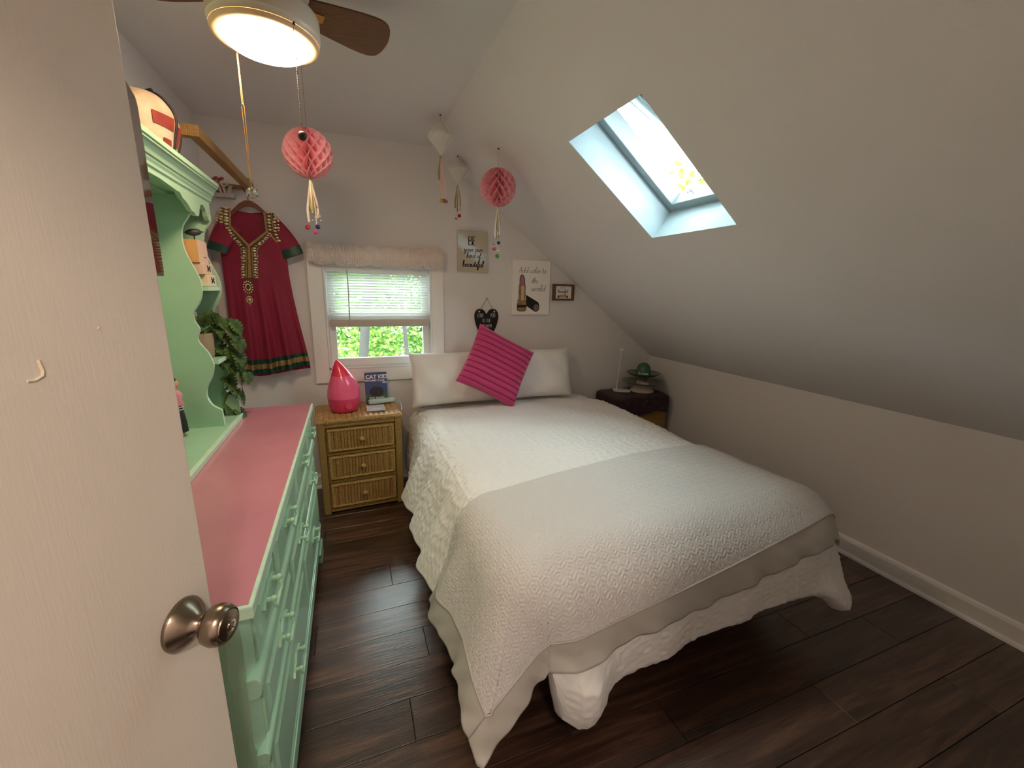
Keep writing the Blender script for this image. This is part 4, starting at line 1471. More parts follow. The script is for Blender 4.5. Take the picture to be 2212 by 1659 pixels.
RB1 = [(-0.022, -0.004, 0.19, 0.010, 'ribbonw'), (0.0, -0.006, 0.15, 0.012, 'ribbong'), (0.008, 0.004, 0.15, 0.010, 'ribbong'), (0.022, -0.002, 0.17, 0.008, 'ribbonw'), (0.012, -0.008, 0.20, 0.005, 'ribbonp'), (-0.008, 0.006, 0.13, 0.008, 'ribbong')]
BD1 = [(-0.028, -0.005, 0.215, 0.012, 'red'), (0.006, -0.006, 0.235, 0.010, 'pinkbead'), (0.016, 0.003, 0.21, 0.011, 'blue'), (0.02, -0.004, 0.12, 0.006, 'silver'), (0.026, 0.0, 0.16, 0.006, 'silver'), (-0.006, -0.006, 0.18, 0.006, 'silver'),
       (0.003, 0.004, 0.165, 0.006, 'silver'), (0.03, -0.004, 0.18, 0.005, 'silver'), (0.01, -0.004, 0.19, 0.006, 'silver')]
c1 = on(666, 332, 1, 2.30)
lantern('paper_lantern', c1, 0.107, 'pink honeycomb paper ball hanging behind the dark pull chain ball', 'pink paper balls', 'ball', CZ, RB1, BD1, M['pinkpaper'])
c2 = on(1076, 405, 1, 2.449)
RB2 = [(-0.016, -0.003, 0.17, 0.010, 'ribbonw'), (0.0, 0.0, 0.16, 0.010, 'ribbong'), (0.01, -0.004, 0.15, 0.008, 'ribbonw'), (0.016, 0.003, 0.12, 0.007, 'ribbong'), (-0.006, 0.005, 0.19, 0.005, 'ribbong')]
BD2 = [(0.0, 0, 0.275, 0.013, 'green'), (-0.02, 0, 0.235, 0.011, 'pinkbead'), (0.006, -0.004, 0.20, 0.011, 'blue'), (0.004, 0, 0.13, 0.007, 'silver'), (0.01, 0.003, 0.15, 0.006, 'silver'), (-0.012, 0, 0.185, 0.007, 'silver'), (0.002, -0.004, 0.165, 0.008, 'silver'),
       (-0.026, 0.003, 0.21, 0.006, 'silver'), (0.02, 0, 0.225, 0.006, 'silver'), (0.004, 0.003, 0.245, 0.007, 'ribbonw')]
lantern('paper_lantern', c2, 0.104, 'pink honeycomb paper ball hanging from the sloping ceiling beside the skylight', 'pink paper balls', 'ball', slope_z(c2[0]), RB2, BD2, M['pinkpaper'])
c3 = on(952, 296, 1, 2.62)
RB3 = [(-0.016, -0.002, 0.13, 0.010, 'ribbong'), (-0.004, 0.002, 0.14, 0.016, 'ribbong'), (0.008, 0.0, 0.12, 0.010, 'ribbonw'), (-0.004, -0.003, 0.24, 0.011, 'ribbonp'), (0.02, 0.0, 0.235, 0.010, 'ribbonp')]
BD3 = [(-0.002, 0, 0.245, 0.012, 'yellow'), (0.012, 0, 0.243, 0.012, 'green'), (0.026, 0, 0.245, 0.011, 'pinkbead')]
lantern('kite_lantern', c3, 0.078, 'larger white kite-shaped paper lantern hanging from the flat ceiling', 'white kite lanterns', 'kite', CZ, RB3, BD3, M['whitepaper'])
c4 = on(989, 368, 1, 2.966)
RB4 = [(-0.02, 0, 0.15, 0.012, 'ribbong'), (-0.006, 0.002, 0.17, 0.012, 'ribbong'), (0.008, -0.002, 0.16, 0.012, 'ribbonw'), (0.016, 0, 0.14, 0.008, 'ribbong'), (-0.012, 0, 0.21, 0.005, 'ribbonw')]
BD4 = [(-0.014, 0, 0.215, 0.010, 'yellow'), (0.008, 0, 0.195, 0.013, 'red'), (0.018, 0, 0.13, 0.006, 'silver'), (0.016, 0, 0.15, 0.005, 'silver'), (0.02, 0, 0.165, 0.006, 'silver')]
lantern('kite_lantern', c4, 0.072, 'smaller white kite-shaped paper lantern below the ridge of the ceiling', 'white kite lanterns', 'kite', slope_z(c4[0]), RB4, BD4, M['whitepaper'])

# ================================================================== pictures and signs on the back wall
GL = {
    'a': (1.1, [[(.9, .8), (.5, 1), (.1, .6), (.2, .1), (.6, .1), (.9, .9), (.9, .2), (1.15, .1)]]),
    'b': (.95, [[(0, .1), (.4, 1.6), (.3, 2.1), (.1, 1.8), (.1, .2), (.4, 0), (.8, .4), (.6, .9), (.3, .7)]]),
    'c': (.9, [[(.8, .8), (.5, 1), (.1, .6), (.2, .1), (.5, 0), (.95, .3)]]),
    'd': (1.2, [[(.9, .8), (.5, 1), (.1, .6), (.2, .1), (.6, .1), (.95, 1.2), (1.0, 2.1), (.95, .3), (1.2, .1)]]),
    'e': (.85, [[(0, .3), (.6, .6), (.5, 1), (.15, .7), (.2, .1), (.5, 0), (.9, .3)]]),
    'f': (.7, [[(0, .2), (.5, 1.6), (.5, 2.1), (.25, 1.8), (.2, .5), (.1, -.8), (.3, -.9), (.4, 0), (.7, .3)]]),
    'h': (.95, [[(0, .1), (.4, 1.6), (.35, 2.1), (.15, 1.7), (.1, 0), (.3, .8), (.6, 1), (.7, .5), (.7, .1), (.95, .1)]]),
    'i': (.5, [[(0, .3), (.25, 1), (.2, .2), (.5, .1)], [(.27, 1.38), (.3, 1.5)]]),
    'k': (.95, [[(0, .1), (.4, 1.6), (.35, 2.1), (.15, 1.7), (.1, 0), (.3, .7), (.65, 1.0), (.3, .6), (.8, .05), (1, .1)]]),
    'l': (.5, [[(0, .2), (.4, 1.6), (.3, 2.1), (.1, 1.6), (.15, .2), (.5, .1)]]),
    'm': (1.2, [[(0, .8), (.15, 1), (.15, 0), (.3, .8), (.5, 1), (.55, 0), (.7, .8), (.9, 1), (.95, .2), (1.2, .1)]]),
    'n': (.95, [[(0, .8), (.15, 1), (.15, 0), (.3, .7), (.6, 1), (.7, .6), (.7, .1), (.95, .1)]]),
    'o': (.9, [[(.6, .95), (.2, .8), (.1, .3), (.4, 0), (.75, .4), (.55, .95), (.95, .85)]]),
    'r': (.75, [[(0, .2), (.2, 1), (.35, .85), (.55, .95), (.5, .2), (.75, .1)]]),
    't': (.7, [[(.1, .3), (.35, 1.8), (.25, .2), (.5, .05), (.7, .2)], [(0, 1.25), (.6, 1.35)]]),
    'u': (1.0, [[(0, .7), (.15, 1), (.15, .2), (.4, 0), (.7, .5), (.75, 1), (.75, .2), (1, .1)]]),
    'w': (1.25, [[(0, .8), (.15, 1), (.2, .1), (.5, .2), (.6, .9), (.65, .1), (.95, .2), (1.05, .95), (1.25, .85)]]),
    'y': (.9, [[(0, .7), (.15, 1), (.2, .3), (.45, .1), (.7, .9), (.65, -.4), (.35, -.9), (.15, -.6), (.85, .2)]]),
    'A': (1.15, [[(0, 0), (.45, 1.6), (.6, 2.0), (.75, 1.2), (.9, .1), (1.1, .1)], [(.1, .7), (.95, .85)]]),
    'B': (1.0, [[(.05, 0), (.05, 2)], [(.05, 2), (.7, 1.9), (.75, 1.25), (.05, 1.05), (.8, .9), (.85, .15), (.05, 0)]]),
    'E': (.95, [[(.1, 0), (.1, 2)], [(.1, 2), (.8, 2)], [(.1, 1.05), (.65, 1.05)], [(.1, 0), (.8, 0)]]),
    'L': (.85, [[(.1, 2), (.1, 0), (.12, 0), (.8, .05)]]),
    'O': (1.05, [[(.5, 2), (.1, 1.5), (.1, .5), (.5, 0), (.9, .5), (.9, 1.5), (.5, 2)]]),
    'V': (.95, [[(.05, 2), (.45, 0)], [(.45, 0), (.85, 2)]]),
    'Y': (.95, [[(.05, 2), (.45, 1)], [(.85, 2), (.45, 1)], [(.45, 1), (.45, 0)]]),
    'U': (1.0, [[(.1, 2), (.1, .5), (.45, 0), (.8, .5), (.8, 2)]]),
    'T': (.9, [[(.02, 2), (.85, 2)], [(.44, 2), (.44, 0)]]),
    'H': (1.0, [[(.1, 2), (.1, 0)], [(.8, 2), (.8, 0)], [(.1, 1), (.8, 1)]]),
    'F': (.85, [[(.1, 0), (.1, 2)], [(.1, 2), (.75, 2)], [(.1, 1.05), (.6, 1.05)]]),
    'I': (.4, [[(.18, 0), (.18, 2)]]),
    'S': (.85, [[(.75, 1.8), (.4, 2), (.1, 1.6), (.4, 1.1), (.7, .6), (.4, 0), (.05, .25)]]),
    ' ': (.7, []),
}


def text_width(t):
    return sum(GL[ch][0] for ch in t)


def write(t, xc, z, xh, m_, parent, o, ux, uz, un, wd=None, slant=0.0, name='lettering', lift=0.0006, sx=1.0, weight=0.16):
    """pen lettering laid on a face: centred at xc, baseline z, x-height xh"""
    b = MB()
    x = xc - text_width(t) * xh * sx / 2
    o, ux, uz, un = (np.asarray(q, float) for q in (o, ux, uz, un))
    wd = wd or xh * weight
    for ch in t:
        adv, strokes = GL[ch]
        for st in strokes:
            pts = catmull([(p[0], p[1]) for p in st], 6) if len(st) > 2 else [np.array(p, float) for p in st]
            q = np.array([(x + (p[0] * sx + slant * p[1]) * xh, z + p[1] * xh) for p in pts])
            tg = np.gradient(q, axis=0)
            tg /= np.linalg.norm(tg, axis=1)[:, None] + 1e-9
            nn_ = np.stack([-tg[:, 1], tg[:, 0]], 1)
            # thicker on the down strokes
            ww = wd * (0.55 + 0.6 * np.abs(tg[:, 1]))[:, None] / 2
            L_, R_ = q + nn_ * ww, q - nn_ * ww
            P = np.array([[o + ux * a_[0] + uz * a_[1] + un * lift for a_ in L_], [o + ux * a_[0] + uz * a_[1] + un * lift for a_ in R_]])
            b.grid(P)
        x += adv * xh * sx
    return b.build(name, m_, parent)


def flat(poly, m_, parent, o, ux, uz, un, lift, name='print_shape'):
    """thin printed shape on a face"""
    return MB().prism(poly, o, ux, uz, un, lift, lift + 0.0004).build(name, m_, parent)


FN = -Y3   # out of the back wall
# glossy sign
sg1 = thing('wall_sign', (0.90, D, 1.61), 'glossy beige wall sign reading be your own kind of beautiful', 'sign')
MB().box(0.780, 1.018, D - 0.022, D, 1.606, 1.902).build('board', M['signgloss'], sg1, bevel=0.002)
o1 = (0, D - 0.022, 0)
write('BE', 0.895, 1.800, 0.031, M['ink'], sg1, o1, X3, Z3, FN, weight=0.2)
write('your own', 0.902, 1.752, 0.020, M['ink'], sg1, o1, X3, Z3, FN, slant=0.15, weight=0.17)
write('kind of', 0.905, 1.708, 0.019, M['ink'], sg1, o1, X3, Z3, FN, slant=0.15, weight=0.17)
write('beautiful', 0.900, 1.642, 0.0225, M['ink'], sg1, o1, X3, Z3, FN, slant=0.1, weight=0.24)
# lipstick canvas
sg2_ = thing('canvas_print', (1.388, D, 1.284), 'white canvas print of a lipstick with grey cursive words', 'picture')
MB().box(1.222, 1.552, D - 0.026, D, 1.283, 1.713).build('canvas', M['canvas'], sg2_, bevel=0.003)
o2 = (0, D - 0.026, 0)
write('Add color to', 1.395, 1.613, 0.0215, M['inkgrey'], sg2_, o2, X3, Z3, FN, slant=0.18, weight=0.12, sx=1.05)
write('the', 1.415, 1.535, 0.0205, M['inkgrey'], sg2_, o2, X3, Z3, FN, slant=0.18, weight=0.12)
write('world', 1.448, 1.470, 0.025, M['inkgrey'], sg2_, o2, X3, Z3, FN, slant=0.18, weight=0.12, sx=1.1)


def kp(pts):
    """outline given in zoom pixels of the canvas picture"""
    out = []
    for a_, c_ in pts:
        q = on(960 + a_ / 5.184, 460 + c_ / 5.184, 1, D - 0.026)
        out.append((q[0], q[2]))
    return out


body = kp([(912, 915), (1050, 1000), (1062, 1030), (1062, 1070), (1045, 1100), (1015, 1108), (915, 1040)])
flat(body, M['ink'], sg2_, o2, X3, Z3, FN, 0.0002, 'cap')
flat(kp([(1000, 1040), (1020, 1020), (1050, 1030), (1058, 1060), (1040, 1095), (1010, 1098), (998, 1075)]), M['inkgrey'], sg2_, o2, X3, Z3, FN, 0.0008, 'cap_end')
flat(kp([(812, 1010), (915, 1010), (918, 1085), (895, 1102), (840, 1102), (812, 1090)]), M['ink'], sg2_, o2, X3, Z3, FN, 0.0010, 'lipstick_base')
flat(kp([(820, 1058), (914, 1058), (914, 1085), (890, 1095), (840, 1095), (820, 1085)]), M['goldprint'], sg2_, o2, X3, Z3, FN, 0.0016, 'base_band')
flat(kp([(816, 970), (912, 975), (914, 1030), (818, 1030)]), M['goldprint'], sg2_, o2, X3, Z3, FN, 0.0018, 'gold_collar')
flat(kp([(832, 805), (910, 808), (906, 985), (828, 980)]), M['goldprint'], sg2_, o2, X3, Z3, FN, 0.0022, 'gold_tube')
flat(kp([(862, 815), (892, 815), (886, 980), (856, 980)]), M['paleprint'], sg2_, o2, X3, Z3, FN, 0.0028, 'tube_shine')
flat(kp([(840, 808), (842, 740), (850, 705), (868, 686), (888, 700), (900, 735), (904, 808)]), M['ink'], sg2_, o2, X3, Z3, FN, 0.0022, 'tip_outline')
flat(kp([(846, 806), (848, 742), (856, 710), (869, 694), (884, 706), (894, 738), (898, 806)]), M['lip'], sg2_, o2, X3, Z3, FN, 0.0028, 'lipstick_tip')
# small framed sign
sg3 = thing('framed_sign', (1.685, D, 1.40), 'small walnut framed sign reading life is beautiful under the slope', 'sign')
fx0, fx1, fz0, fz1 = 1.588, 1.784, 1.399, 1.532
b = MB()
fw = 0.021
for bx_ in ((fx0, fx1, fz0, fz0 + fw * 0.7), (fx0, fx1, fz1 - fw * 0.7, fz1), (fx0, fx0 + fw, fz0 + fw * 0.7, fz1 - fw * 0.7), (fx1 - fw, fx1, fz0 + fw * 0.7, fz1 - fw * 0.7)):
    b.box(bx_[0], bx_[1], D - 0.03, D, bx_[2], bx_[3])
b.build('frame', M['frame_brown'], sg3, bevel=0.002)
MB().box(fx0 + fw, fx1 - fw, D - 0.012, D - 0.001, fz0 + fw * 0.7, fz1 - fw * 0.7).build('panel', M['canvas'], sg3)
o3 = (0, D - 0.012, 0)
write('LIFE IS', 1.684, 1.492, 0.0085, M['inkgrey'], sg3, o3, X3, Z3, FN, weight=0.2)
write('beautiful', 1.684, 1.462, 0.0125, M['ink'], sg3, o3, X3, Z3, FN, weight=0.24, slant=0.1)
flat([(1.650, 1.425), (1.72, 1.425), (1.72, 1.448), (1.650, 1.448)], M['peach'], sg3, o3, X3, Z3, FN, 0.0008, 'ribbon_print')
for s in (-1, 1):
    xx = 1.685
    flat([(xx + s * 0.034, 1.422), (xx + s * 0.052, 1.422), (xx + s * 0.046, 1.431), (xx + s * 0.052, 1.440), (xx + s * 0.034, 1.440)][::s], M['ink'], sg3, o3, X3, Z3, FN, 0.0002, 'ribbon_tail')
# black heart
ht = thing('heart_sign', (1.015, D, 1.07), 'black heart-shaped chalk sign hanging on a string above the pillows', 'sign')
hc_ = (1.014, 1.225)
hp = [(0, 0.062), (0.018, 0.088), (0.045, 0.103), (0.072, 0.099), (0.092, 0.078), (0.099, 0.048), (0.095, 0.01), (0.08, -0.04), (0.055, -0.09), (0.025, -0.13), (0, -0.155)]
hpo = hp + [(-x_, z_) for x_, z_ in hp[-2:0:-1]]
hpo = [tuple(p) for p in catmull(hpo, 3, True)]
MB().prism(hpo, (hc_[0], D, hc_[1]), X3, Z3, FN, 0.001, 0.009).build('heart_board', M['chalkblack'], ht)
o4 = (0, D - 0.009, 0)
for s, xx in ((-1, 0.952), (1, 1.078)):
    MB().lathe([(0.007, 0), (0.0075, 0.003), (0.004, 0.005)], 12, (xx, D - 0.009, 1.306), (X3, Z3, FN)).build('rivet', M['whiteorn'], ht, 60)
    MB().tube([(xx, D - 0.011, 1.306), (1.018, D - 0.004, 1.408)], 0.0018, 6).build('string', M['jute'], ht)
MB().sphere((1.018, D - 0.003, 1.41), 0.005, 8, 6).build('nail', M['chain'], ht, 60)
write('LOVE', 0.966, 1.263, 0.0145, M['whiteink'], ht, o4, X3, Z3, FN, weight=0.17, sx=0.95)
write('YOU', 1.066, 1.263, 0.0145, M['whiteink'], ht, o4, X3, Z3, FN, weight=0.17, sx=0.95)
write('TO THE', 1.014, 1.222, 0.0135, M['whiteink'], ht, o4, X3, Z3, FN, weight=0.17)
write('moon', 1.016, 1.182, 0.0225, M['whiteink'], ht, o4, X3, Z3, FN, weight=0.15)

# ================================================================== bed
bed = thing('bed', (1.15, 2.15, 0), 'double bed base with grey mattress under the white duvet', 'bed')
BX0_, BX1_, BF, BH = 0.50, 1.83, 1.14, 3.165
MB().box(BX0_, BX1_, BF, BH, 0.33, 0.575).build('mattress', M['mattress'], bed, bevel=0.04, seg=4)
MB().box(BX0_ + 0.01, BX1_ - 0.01, BF + 0.005, BH, 0.15, 0.325).build('box_spring', M['mattress'], bed, bevel=0.015)
b = MB()
for x0, x1, y0, y1 in ((BX0_, BX0_ + 0.03, BF, BH), (BX1_ - 0.03, BX1_, BF, BH), (BX0_, BX1_, BF + 0.01, BF + 0.04), (BX0_, BX1_, BH - 0.03, BH)):
    b.box(x0, x1, y0, y1, 0.13, 0.16)
b.build('bed_frame', M['bedmetal'], bed)
for x_ in (BX0_ + 0.06, BX1_ - 0.06):
    for y_ in (BF + 0.2, BH - 0.15):
        MB().lathe([(0.02, 0), (0.022, 0.13)], 14, (x_, y_, 0)).build('leg', M['bedmetal'], bed, 40)

XLd, XRd, YFd, ZT, RR = 0.53, 1.81, 1.15, 0.622, 0.17


def drape(u, v, off=0.0):
    """where a cloth lying flat at (u, v) ends up when draped over the bed"""
    aL = np.maximum(XLd - u, 0)
    aR = np.maximum(u - XRd, 0)
    A = aL + aR
    sg_ = np.where(aL > 0, -1.0, 1.0)
    B = np.maximum(YFd - v, 0)
    r = np.hypot(A, B)
    th = np.arctan2(B, A)
    cxp = np.clip(u, XLd, XRd)
    cyp = np.maximum(v, YFd)
    corner = np.sin(2 * th) ** 2 * (r > 0)
    phi = 0.10 + 0.24 * corner + 0.33 * (aL > 0) * np.cos(th) ** 2 * np.clip((2.72 - cyp) / 0.3, 0, 1)
    R_ = RR + off
    amax = math.pi / 2 - phi
    ang = np.minimum(r / RR, amax)
    h = R_ * np.sin(ang)
    d = R_ * (1 - np.cos(ang)) - off
    rest = np.maximum(r - RR * amax, 0)
    # deep folds in the hanging part
    along = np.where(B > A, cxp, cyp) + 0.25 * th
    fold = 0.016 * np.sin(along * 19 + 0.8) + 0.006 * np.sin(along * 36 + 2.0) + 0.007 * np.sin(along * 8)
    fold = fold * np.where(B > A, 0.45, 1.0)
    fold = fold * np.clip(rest / 0.14, 0, 1) * (1 - 0.5 * corner)
    h = h + rest * np.sin(phi) + fold
    d = d + rest * np.cos(phi)
    # plump top
    wx = (np.clip(u, XLd, XRd) - XLd) / (XRd - XLd)
    dome = 0.022 * np.sin(math.pi * wx) + 0.010 * np.sin(u * 5 + 1) * np.sin(v * 4.3) + 0.006 * np.sin(u * 11 + v * 3) * np.sin(v * 9 + 1)
    z = ZT + dome * np.clip(1 - r / 0.3, 0, 1) - d
    x = cxp + sg_ * np.cos(th) * h * (A > 0)
    y = cyp - np.sin(th) * h * (B > 0)
    return np.stack([x, y, z], -1)


def normals(P):
    du = np.gradient(P, axis=0)
    dv = np.gradient(P, axis=1)
    n = np.cross(du, dv)
    n /= np.linalg.norm(n, axis=-1, keepdims=True) + 1e-12
    return n




def bunch(u, v):
    """outward plumpness of the hanging front and the two bunched corners"""
    hang = np.clip((YFd - v) / 0.62, 0, 1)
    front = np.clip((u - XLd + 0.02) / 0.08, 0, 1) * np.clip((XRd + 0.12 - u) / 0.1, 0, 1)
    low_ = np.clip((hang - 0.56) / 0.14, 0, 1)
    p = 0.030 * np.sin(math.pi * np.clip((hang - 0.2) / 0.8, 0, 1)) * front
    p = p + 0.075 * np.exp(-((u - 0.62) / 0.10) ** 2) * low_ * np.sin(math.pi * np.clip((hang - 0.5) / 0.6, 0, 1))
    p = p + 0.085 * np.exp(-((u - 1.92) / 0.16) ** 2) * low_ * np.sin(math.pi * np.clip((hang - 0.5) / 0.6, 0, 1))
    return p


def bedsurf(u, v):
    P = drape(u, v)
    return P - Y3 * bunch(u, v)[..., None]


# duvet
nu, nv = 380, 400
u = np.linspace(XLd - 0.52, XRd + 0.40, nu)[:, None] * np.ones((1, nv))
LF = 0.54
v = np.ones((nu, 1)) * np.linspace(YFd - LF, 3.12, nv)[None, :]
# the hem is not straight: it hangs lower where the corners bunch up
shrink = np.clip((YFd - v) / LF, 0, 1) ** 1.5
hem = -0.09 * np.clip((u - 1.0) / 0.8, -0.2, 1.2) + 0.010 * np.sin(u * 9) + 0.09 * np.exp(-((u - 0.62) / 0.10) ** 2) - 0.38 * np.clip((XLd + 0.02 - u) / 0.1, 0, 1) - 0.16 * np.clip((u - XRd - 0.24) / 0.08, 0, 1) + 0.12 * np.exp(-((u - 1.93) / 0.17) ** 2)
v = v - shrink * hem
u = u + 0.16 * np.clip((YFd + 0.3 - v) / 0.3, 0, 1) * np.clip((XLd - u) / 0.52, 0, 1)
P = bedsurf(u, v)
tuck = np.clip((v - 2.80) / 0.16, 0, 1)
P[..., 2] -= 0.03 * tuck
nrm = normals(P)
# gathered seersucker bands
band = 0.5 + 0.5 * np.sin(u * 2 * math.pi / 0.085)
ru = np.sin(v * 2 * math.pi / 0.024 + 1.3 * np.sin(u * 40) + 2.0 * np.sin(u * 13 + v * 5))
ru2 = np.sin(v * 2 * math.pi / 0.037 + 2.1 * np.sin(u * 23 + 1) + 1.4 * np.sin(v * 11))
ru3 = np.sin(u * 2 * math.pi / 0.05 + 2.0 * np.sin(v * 31) + 1.5 * np.sin(v * 13 + u * 7))
low = np.where(v < 1.95, 1.15, 0.5 + 0.75 * np.clip((np.abs(u - 1.16) - 0.35) / 0.15, 0, 1))
ru4 = np.sin(u * 2 * math.pi / 0.062 + 1.5 * np.sin(v * 19 + u * 5) + 1.1 * np.sin(v * 47))
seer = 0.0066 * (0.35 + 0.65 * band) * (0.55 * ru * (0.5 + 0.5 * ru4) + 0.55 * ru2 * ru4 + 0.25 * ru3) * low
eu_ = np.minimum(np.abs(u - u[:1]), np.abs(u - u[-1:]))
seer = seer * np.where(v < YFd - 0.1, 0.6, 1.0) * np.clip(np.minimum(eu_, v - v[:, :1]) / 0.05, 0, 1)
stripe = 0.0022 * (np.abs(((u / 0.17) % 1) - 0.5) < 0.03)
hemf = np.clip((0.06 - (v - v[:, :1])) / 0.06, 0, 1)          # last centimetres roll under
P = P + nrm * (seer + stripe)[..., None] + Y3 * (0.05 * hemf ** 2)[..., None] + Z3 * (0.012 * hemf ** 2)[..., None]
P[..., 2] = np.maximum(P[..., 2], 0.03)
dv_ = thing('duvet', (1.15, 2.0, 0.62), 'white crinkled seersucker duvet draped over the bed', 'duvet')
MB().grid(P).build('cover', M['duvet'], dv_, 180, solid=0.016)

# grey runner across the foot of the bed
RA = math.radians(6.8)
eu = np.array([math.cos(RA), math.sin(RA)])
ev = np.array([math.sin(RA), -math.cos(RA)])
O2 = np.array([XRd + 0.27, 1.74])       # cloth corner at the right, top edge
LU, LV, BW = 2.10, 0.80, 0.095


RUN_OFF = 0.017


def runner(s, t):
    """s from right to left, t from the top edge to the front hem"""
    u = O2[0] - s * eu[0] + t * ev[0]
    v = O2[1] - s * eu[1] + t * ev[1]
    P = bedsurf(u, v)
    if P.ndim == 1:
        return P
    return P + np.abs(1.0) * RUN_OFF * normals(P)


nu, nv = 620, 250
s_ = np.linspace(BW, LU - BW, nu)[:, None] * np.ones((1, nv))
t_ = np.ones((nu, 1)) * np.linspace(0, LV - BW, nv)[None, :]
P = runner(s_, t_)
nrm = normals(P)
# concentric hexagon medallions
pitch = 0.044
a1 = s_ / pitch
a2 = t_ / (pitch * math.sqrt(3) / 2)
rowi = np.round(a2)
best = np.full(s_.shape, 9.0)
ang6 = np.zeros(s_.shape)
for dr2 in (-1, 0, 1):
    rr_ = rowi + dr2
    cxx = (np.round(a1 - 0.5 * (rr_ % 2)) + 0.5 * (rr_ % 2)) * pitch
    cyy = rr_ * pitch * math.sqrt(3) / 2
    sx_, sy_ = s_ - cxx, t_ - cyy
    dx, dy = np.abs(sx_), np.abs(sy_)
    hexd = np.maximum(dx, dx * 0.5 + dy * math.sqrt(3) / 2)
    dd = 0.6 * hexd + 0.4 * np.hypot(dx, dy)
    nearer = dd < best
    ang6 = np.where(nearer, np.arctan2(sy_, sx_), ang6)
    best = np.minimum(best, dd)
q = best / (pitch / 2)
q = q * (1 + 0.13 * np.cos(6 * ang6) * np.clip(q * 2, 0, 1)) + 0.03 * np.sin(s_ * 310) * np.sin(t_ * 290)
pat = 0.0050 * (0.5 + 0.5 * np.cos(2 * math.pi * q * 2.0)) * (0.75 + 0.25 * (q < 0.3)) + 0.0008 * np.sin(s_ * 23 + 2 * np.sin(t_ * 17)) * np.sin(t_ * 29)
P = P + nrm * pat[..., None]
bk = thing('bed_runner', (1.1, 1.3, 0.63), 'silver grey quilted bed runner across the foot of the bed', 'blanket')
MB().grid(P).build('quilted_panel', M['blanket'], bk, 180, solid=0.008)


def strip(s0, s1, t0, t1, n, name):
    ss = np.linspace(s0, s1, n[0])[:, None] * np.ones((1, n[1]))
    tt_ = np.ones((n[0], 1)) * np.linspace(t0, t1, n[1])[None, :]
    P = runner(ss, tt_)
    nr = normals(P)
    edge_ = (tt_ - (LV - BW)) if name == 'front_border' else (np.maximum(ss - (LU - BW), BW - ss))
    edge_ = np.clip(edge_ / BW, 0, 1)
    rip = 0.006 * np.sin((ss if name == 'front_border' else tt_) * 30 + 1) * edge_ + 0.004 * np.sin((ss + tt_) * 55) * edge_
    P = P + nr * rip[..., None]
    P[..., 2] = np.maximum(P[..., 2], 0.05)
    MB().grid(P).build(name, M['satin'], bk, 180, solid=0.008)


strip(0, LU, LV - BW, LV, (260, 16), 'front_border')
strip(LU - BW, LU, 0, LV - BW, (16, 120), 'side_border')
strip(0, BW, 0, LV - BW, (16, 120), 'side_border')
seam_st = [(LU - BW, q_) for q_ in np.linspace(0, LV - BW, 60)] + [(q_, LV - BW) for q_ in np.linspace(LU - BW, BW, 160)] + [(BW, q_) for q_ in np.linspace(LV - BW, 0, 60)]
seam = []
for a_, c_ in seam_st:
    g1, g2 = np.array([[a_ - 0.004, a_ - 0.004], [a_ + 0.004, a_ + 0.004]]), np.array([[c_ - 0.004, c_ + 0.004], [c_ - 0.004, c_ + 0.004]])
    RUN_OFF = 0.0205
    seam.append(runner(g1, g2).mean((0, 1)))
MB().tube(seam, 0.0040, 8).build('piping', M['satin'], bk, 60)


# ================================================================== pillows
def cushion(w_, h_, t_, n=40, sq=4.0, pinch=0.05, fn=None):
    g = np.linspace(-1, 1, n)
    U, V = np.meshgrid(g, g, indexing='ij')
    hh = ((1 - np.abs(U) ** sq) * (1 - np.abs(V) ** sq)) ** 0.5
    kx = 1 - pinch * (1 - V ** 2) * 1.0
    ky = 1 - pinch * (1 - U ** 2) * 1.0
    X, Y = U * w_ / 2 * kx, V * h_ / 2 * ky
    T = t_ / 2 * hh
    e = fn(X, Y, hh) if fn is not None else 0
    return np.stack([X, Y, T + e], -1), np.stack([X, Y, -T], -1)


def place(P, c, ax):
    return np.asarray(c) + P[..., :1] * np.asarray(ax[0]) + P[..., 1:2] * np.asarray(ax[1]) + P[..., 2:] * np.asarray(ax[2])


def pillow(c, w_, h_, t_, lean, roll, yaw, name, label, cat, m_, n=90, group=None, fn=None, pinch=0.05):
    right = np.array([math.cos(yaw), math.sin(yaw), 0])
    back = np.array([-math.sin(yaw), math.cos(yaw), 0])
    up_ = Z3 * math.cos(lean) + back * math.sin(lean)
    out = np.cross(right, up_)
    r2 = right * math.cos(roll) + up_ * math.sin(roll)
    u2 = -right * math.sin(roll) + up_ * math.cos(roll)
    A_, B_ = cushion(w_, h_, t_, n, fn=fn, pinch=pinch)
    b = MB()
    b.grid(place(A_, c, (r2, u2, out)))
    b.grid(place(B_, c, (r2, u2, out)), flip=True)
    return tag(b.build(name, m_, None, 180), label, cat, group)


def crease(X, Y, hh):
    return 0.010 * np.sin(X * 22 + Y * 9 + 2 * np.sin(Y * 7)) * hh + 0.007 * np.sin(Y * 26 - X * 14) * hh + 0.012 * np.sin(X * 70 + 9 * Y) * np.clip(0.75 - hh, 0, 1) * hh


pillow((0.742, 3.03, 0.822), 0.72, 0.40, 0.17, 0.27, math.radians(0.5), 0.0, 'pillow', 'white pillow nearest the window, standing against the wall', 'pillow', M['white_fab'], group='bed pillows', fn=crease)
pillow((1.405, 3.03, 0.822), 0.585, 0.40, 0.17, 0.27, math.radians(-0.5), 0.0, 'pillow', 'white pillow nearest the dark bedside table, behind the pink cushion', 'pillow', M['white_fab'], group='bed pillows', fn=crease)


